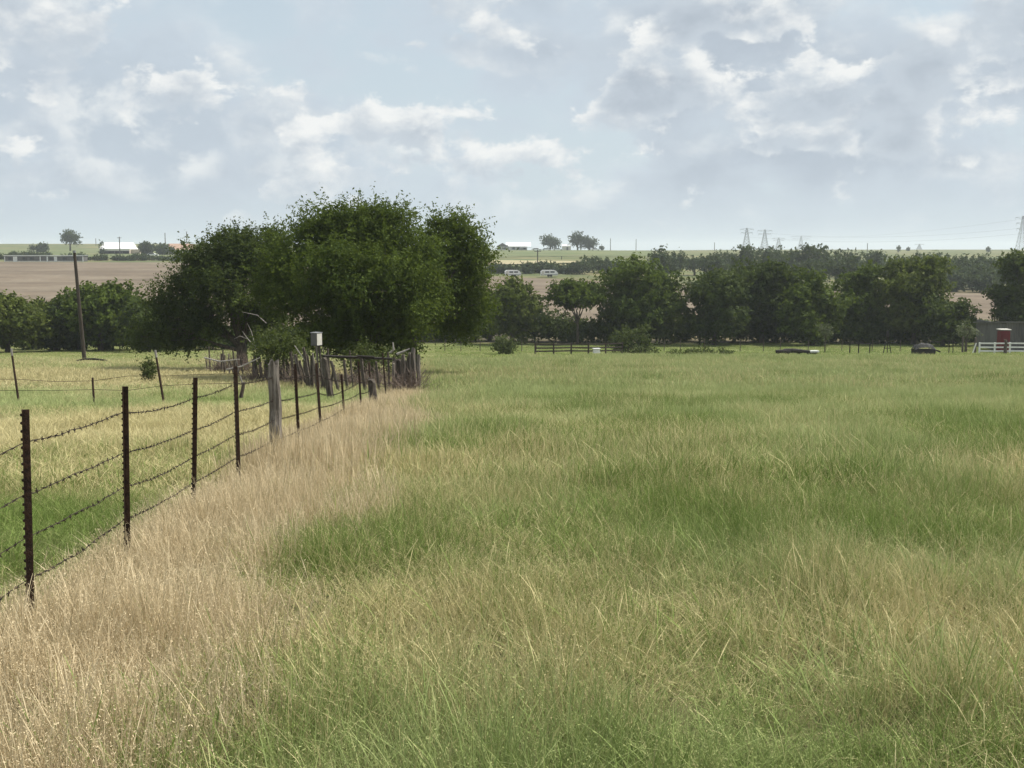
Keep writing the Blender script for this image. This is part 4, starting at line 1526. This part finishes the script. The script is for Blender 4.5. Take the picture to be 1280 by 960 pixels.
put('back_wall', M_DARK, barn, g, (0, dpn / 2 - .3, he / 2 - .3), (wbn - .4, .2, he - .3))
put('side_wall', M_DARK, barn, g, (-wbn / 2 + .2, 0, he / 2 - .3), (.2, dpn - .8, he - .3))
put('side_wall', M_TAN, barn, g, (wbn / 2 - .2, 0, he / 2 - .3), (.2, dpn - .8, he - .3))
for fx in (-.48, -.25, 0, .25, .48):
    put('column', M_GREYDK, barn, g, (fx * wbn, -dpn / 2 + .3, he / 2 - .3), (.3, .3, he - .3))
put('annex', M_TAN, barn, g, (wbn / 2 + 2.2, .5, he * .42), (4.2, dpn * .7, he * .95))
put('beam', M_OFFWHITE, barn, g, (0, -dpn / 2 + .1, he - .75), (wbn - .3, .12, .6))
# orange roofed building
Y = 560
g = on_ground(226, Y)
k = Y / F
h1 = hgt(226, 304.5, Y)
h2 = hgt(226, 312, Y)
wo_ = 34 * k
ob = thing('tiled_house', g, 'long pale house with a rust orange roof left of the broad tree', 'house')
MB().add([g + np.array(p) for p in [(-wo_ / 2 - .6, -5.6, h2), (wo_ / 2 + .6, -5.6, h2), (wo_ / 2 - 1, 0, h1), (-wo_ / 2 + 1, 0, h1), (-wo_ / 2 - .6, 5.6, h2), (wo_ / 2 + .6, 5.6, h2)]],
         [(0, 1, 2, 3), (3, 2, 5, 4), (0, 3, 4), (1, 5, 2), (0, 4, 5, 1)]).build('roof', M_ORANGE, ob, g)
put('wall', M_TAN, ob, g, (0, 0, h2 / 2 - .1), (wo_ - .4, 9.6, h2 - .25))
for fx in (-.4, -.22, -.05, .12, .30, .43):
    f_ = put('window', M_GLASS, ob, g, (fx * wo_, -4.83, h2 * .5), (1.2, .08, 1.6))
    put('porch_column', M_OFFWHITE, ob, g, (fx * wo_ + .95, -5.2, h2 / 2 - .05), (.25, .25, h2 - .16))
# small white car by the hedge
def car(g, L, label, mat, rz=0.0, nm='parked_car'):
    t0 = thing(nm, g, label, 'car', None, rz)
    Hc = 1.5
    prof = [(-L / 2, .35), (L / 2, .35), (L / 2, .8), (L * .28, .95), (L * .12, Hc), (-L * .3, Hc), (-L * .44, .95), (-L / 2, .9)]
    v = [(x_, -.85, z_) for x_, z_ in prof] + [(x_, .85, z_) for x_, z_ in prof]
    n = len(prof)
    MB().add(v, [(i, (i + 1) % n, n + (i + 1) % n, n + i) for i in range(n)] + [tuple(range(n - 1, -1, -1)), tuple(range(n, 2 * n))]).build('body', mat, t0)
    for sy in (-.87, .87):
        MB().add([(L * .22, sy, .97), (L * .1, sy, Hc - .08), (-L * .28, sy, Hc - .08), (-L * .40, sy, .97), (L * .22, sy * .98, .97), (L * .1, sy * .98, Hc - .08), (-L * .28, sy * .98, Hc - .08), (-L * .40, sy * .98, .97)],
                 [(0, 1, 2, 3), (7, 6, 5, 4), (0, 4, 5, 1), (1, 5, 6, 2), (2, 6, 7, 3), (3, 7, 4, 0)]).build('side_window', M_GLASS, t0)
        for sx in (-.31, .31):
            MB().tube([(sx * L, sy - .1, .33), (sx * L, sy + .08, .33)], [.33, .33], 12).build('wheel', M_BLACK, t0)
    return t0


car(on_ground(191, 522), 5.0, 'white car parked beyond the hedge by the dark pointed tree', M_WHITE, .15)
# ridge house
Y = 742
g = on_ground(640, Y)
k = Y / F
rh = thing('ridge_house', g, 'pale brick house with gables and a white metal roof on the central ridge', 'house')
h1 = hgt(640, 303, Y)
h2 = hgt(640, 308, Y)
put('wall', M_BRICK, rh, g, (0, 0, h2 / 2 - .2), (19, 9, h2 + .2))


def gable(par, org, xa, xb, ya, yb, zb, zt, mat, nm='roof', ridge='x'):
    if ridge == 'x':
        ym = (ya + yb) / 2
        v = [(xa, ya, zb), (xb, ya, zb), (xb, ym, zt), (xa, ym, zt), (xa, yb, zb), (xb, yb, zb)]
    else:
        xm = (xa + xb) / 2
        v = [(xa, yb, zb), (xa, ya, zb), (xm, ya, zt), (xm, yb, zt), (xb, yb, zb), (xb, ya, zb)]
    return MB().add([np.array(org) + np.array(p) for p in v], [(0, 1, 2, 3), (3, 2, 5, 4), (0, 3, 4), (1, 5, 2), (0, 4, 5, 1)]).build(nm, mat, par, org)


gable(rh, g, -4, 12, -5.2, 5.2, h2, h1, M_WHITE)
gable(rh, g, -10, -2, -6.2, 2, h2 - .1, h1 - .35, M_GREYDK, 'roof', 'y')
put('gable_wall', M_BRICK, rh, g, (-6, -5.2, h2 / 2 - .2), (7, 1.8, h2 - .1))
put('porch_roof', M_WHITE, rh, g, (9, -5.5, h2 * .72), (8, 3, .25))
for fx in (-7.6, -4.4, 1.0, 4.0, 8.0):
    put('window', M_GLASS, rh, g, (fx, -6.14 if fx < -2 else -4.55, h2 * .5), (1.5, .1, 1.3))
put('door', M_WHITE, rh, g, (-1.4, -4.56, h2 * .4), (1.1, .1, 2.1))
for i, (px, L, lb) in enumerate([(671, 6.5, 'white vehicle parked right of the ridge house'), (683, 5.5, 'white car under the round ridge tree'), (697, 7.0, 'white car between the two ridge trees'), (744, 6.0, 'white car right of the twin crowned ridge tree')]):
    car(on_ground(px, 733), L, lb, M_WHITE, .1 * (i - 1))
g = on_ground(708, 745)
shd = thing('garden_shed', g, 'pale little shed between the two dark ridge trees', 'shed')
put('wall', M_OFFWHITE, shd, g, (0, 0, 1.3), (5.5, 4, 2.8))
gable(shd, g, -3, 3, -2.3, 2.3, 2.72, 3.9, M_WHITE)
put('door', M_GREYDK, shd, g, (.5, -2.03, 1.1), (1.2, .08, 2.0))


# campers at the field edge
def camper(px, Y, L, label, rz=0):
    g = on_ground(px, Y)
    g[2] += .15
    t0 = thing('camper_trailer', g, label, 'trailer', None, rz)
    prof = [(-L / 2, .4), (L / 2, .4), (L / 2, 1.0), (L * .42, 1.55), (L * .3, 1.8), (-L * .4, 1.8), (-L / 2, 1.45)]
    n = len(prof)
    v = [(x_, -1.1, z_) for x_, z_ in prof] + [(x_, 1.1, z_) for x_, z_ in prof]
    MB().add(v, [(i, (i + 1) % n, n + (i + 1) % n, n + i) for i in range(n)] + [tuple(range(n - 1, -1, -1)), tuple(range(n, 2 * n))]).build('body', M_WHITE, t0)
    for fx in (-.12, .18):
        MB().box((fx * L, -1.12, 1.32), (L * .24, .05, .34)).build('window', M_GLASS, t0)
    MB().box((-.36 * L, -1.12, 1.02), (.62, .05, 1.1)).build('door', M_OFFWHITE, t0)
    MB().box((0, -1.12, .62), (L * .98, .03, .12)).build('stripe', M_GREYDK, t0)
    for sx in (-.05, .1):
        MB().tube([(sx * L, -1.0, .35), (sx * L, -1.14, .35)], [.35, .35], 12).build('wheel', M_BLACK, t0)
    return t0


camper(686.5, 308, 4.6, 'white camper with a dark window band parked right of the central pole', .0)
camper(641, 309, 4.2, 'white camper parked at the left, beside the right flank of the large trees', .1)


# poles
def upole(px, top, Y, label, r_=.16, arm=True):
    g = on_ground(px, Y)
    h = float(at(px, top, Y)[2] - g[2])
    t0 = thing('utility_pole', g, label, 'pole')
    MB().tube([g - np.array([0, 0, .3]), g + np.array([0, 0, h])], [r_ * 1.2, r_], 7).build('shaft', M_FARPOLE, t0, g)
    if arm:
        ca = MB().beam(g + np.array([-1.0, -.2, h - .5]), g + np.array([1.0, -.2, h - .5]), .16).build('crossarm', M_FARPOLE, t0, g)
        for sx in (-.8, .8, -.3, .3):
            MB().tube([g + np.array([sx, -.2, h - .42]), g + np.array([sx, -.2, h - .2])], [.06, .05], 5).build('insulator', M_GREYMET, ca, g)
    return t0


upole(672, 312, 340, 'tall brown pole standing left of the white camper', .15)
upole(702, 320, 470, 'short thin pole in the green field right of the tall brown pole', .14, False)
upole(150, 296, 540, 'dark pole in front of the white barn roof', .2)
upole(207, 291, 640, 'pole on the left skyline, left of the pair by the orange roof', .2, False)
upole(234, 290, 640, 'pole on the left skyline rising behind the orange roof', .2, False)
upole(120, 298, 900, 'faint thin pole on the skyline left of the white barn', .2, False)
upole(763, 298, 800, 'thin pole on the skyline right of the ridge trees', .2, False)
upole(795, 299, 820, 'thin skyline pole above the tallest belt tree', .2, False)
upole(893, 303, 860, 'thin skyline pole above the rounded belt tree', .2, False)
upole(1084, 304, 800, 'short dark skyline pole right of the pylons', .22, False)


# pylons
def pylon(px, top, Y, label, base_w=7.0, arms=2, armw=8.0, bar=.2):
    g = on_ground(px, Y)
    h = float(at(px, top, Y)[2] - g[2])
    t0 = thing('lattice_pylon', g, label, 'pylon', 'power line pylons')
    mb = MB()
    hw = lambda s: (base_w / 2) * (1 - s) ** 1.15 + .55
    lv = np.linspace(0, 1, 9)
    cs = [(-1, -1), (1, -1), (1, 1), (-1, 1)]
    for a_, b_ in zip(lv[:-1], lv[1:]):
        for j in range(4):
            p = g + np.array([cs[j][0] * hw(a_), cs[j][1] * hw(a_), a_ * h])
            q = g + np.array([cs[j][0] * hw(b_), cs[j][1] * hw(b_), b_ * h])
            q2 = g + np.array([cs[(j + 1) % 4][0] * hw(b_), cs[(j + 1) % 4][1] * hw(b_), b_ * h])
            p2 = g + np.array([cs[(j + 1) % 4][0] * hw(a_), cs[(j + 1) % 4][1] * hw(a_), a_ * h])
            mb.beam(p, q, bar)
            mb.beam(p, q2, bar * .6)
            mb.beam(p2, q, bar * .6)
            mb.beam(q, q2, bar * .6)
    mb.build('lattice_mast', M_TOWER, t0, g)
    for i in range(arms):
        z = h * (.97 - i * .16)
        for sgn in (-1, 1):
            m2 = MB()
            tip = g + np.array([sgn * armw * (1 - .12 * i), 0, z - .4])
            m2.beam(g + np.array([sgn * .6, 0, z]), tip, bar)
            m2.beam(g + np.array([sgn * .6, 0, z - 1.8]), tip, bar * .8)
            m2.beam(tip, tip - np.array([0, 0, 1.8]), bar * .6)
            m2.build('cross_arm', M_TOWER, t0, g)
    return t0


pylon(933, 285, 1150, 'left one of the two tall lattice pylons on the skyline', 7, 2, 6.5, .24)
pylon(955.5, 287, 1220, 'right one of the two tall lattice pylons on the skyline', 7, 2, 7.5, .24)
pylon(973, 297, 1700, 'small faint pylon right of the two tall ones', 8, 2, 9, .26)
pylon(1001, 295, 2000, 'wide armed faint pylon further right of the tall pair', 9, 2, 17, .28)
pylon(1149, 305, 2300, 'tiny faint pylon on the distant right skyline', 8, 1, 9, .4)
pylon(1277, 270, 1000, 'tall lattice pylon at the right edge of the picture', 7, 3, 6.5, .22)
for i, (pa, pb, sg, lb) in enumerate([((1277, 274, 1000), (1001, 297, 2000), 5, 'uppermost faint power cable sagging towards the right pylon'),
                                      ((1277, 285, 1000), (955, 291, 1220), 6, 'middle faint power cable strung between the pylons'),
                                      ((1277, 292, 1000), (933, 296, 1150), 6, 'lowest faint power cable strung between the pylons')]):
    p, q = at(*pa), at(*pb)
    tt = np.linspace(0, 1, 25)
    pts = p + (q - p) * tt[:, None]
    pts[:, 2] -= sg * 4 * tt * (1 - tt)
    tag(MB().tube(pts, [.05] * 25, 4, cap=False).build('power_cable', M_TOWER), lb, 'power cable', 'power cables between the pylons')

# ------------------------------------------------------------------ haze
m, t, o = newmat('air')
pv = t.new('ShaderNodeVolumePrincipled')
pv.inputs['Color'].default_value = (.86, .93, 1.0, 1)
pv.inputs['Density'].default_value = .00022
pv.inputs['Anisotropy'].default_value = .2
t.l.new(pv.outputs[0], o.inputs['Volume'])
zb = float(gv[:, 2].min()) - 1.0
hz = MB().box((0, 2250, (zb + 42) / 2), (9800, 9700, 42 - zb)).build('haze', m)
tag(hz, 'thin bluish haze over the whole landscape', 'haze', kind='stuff')
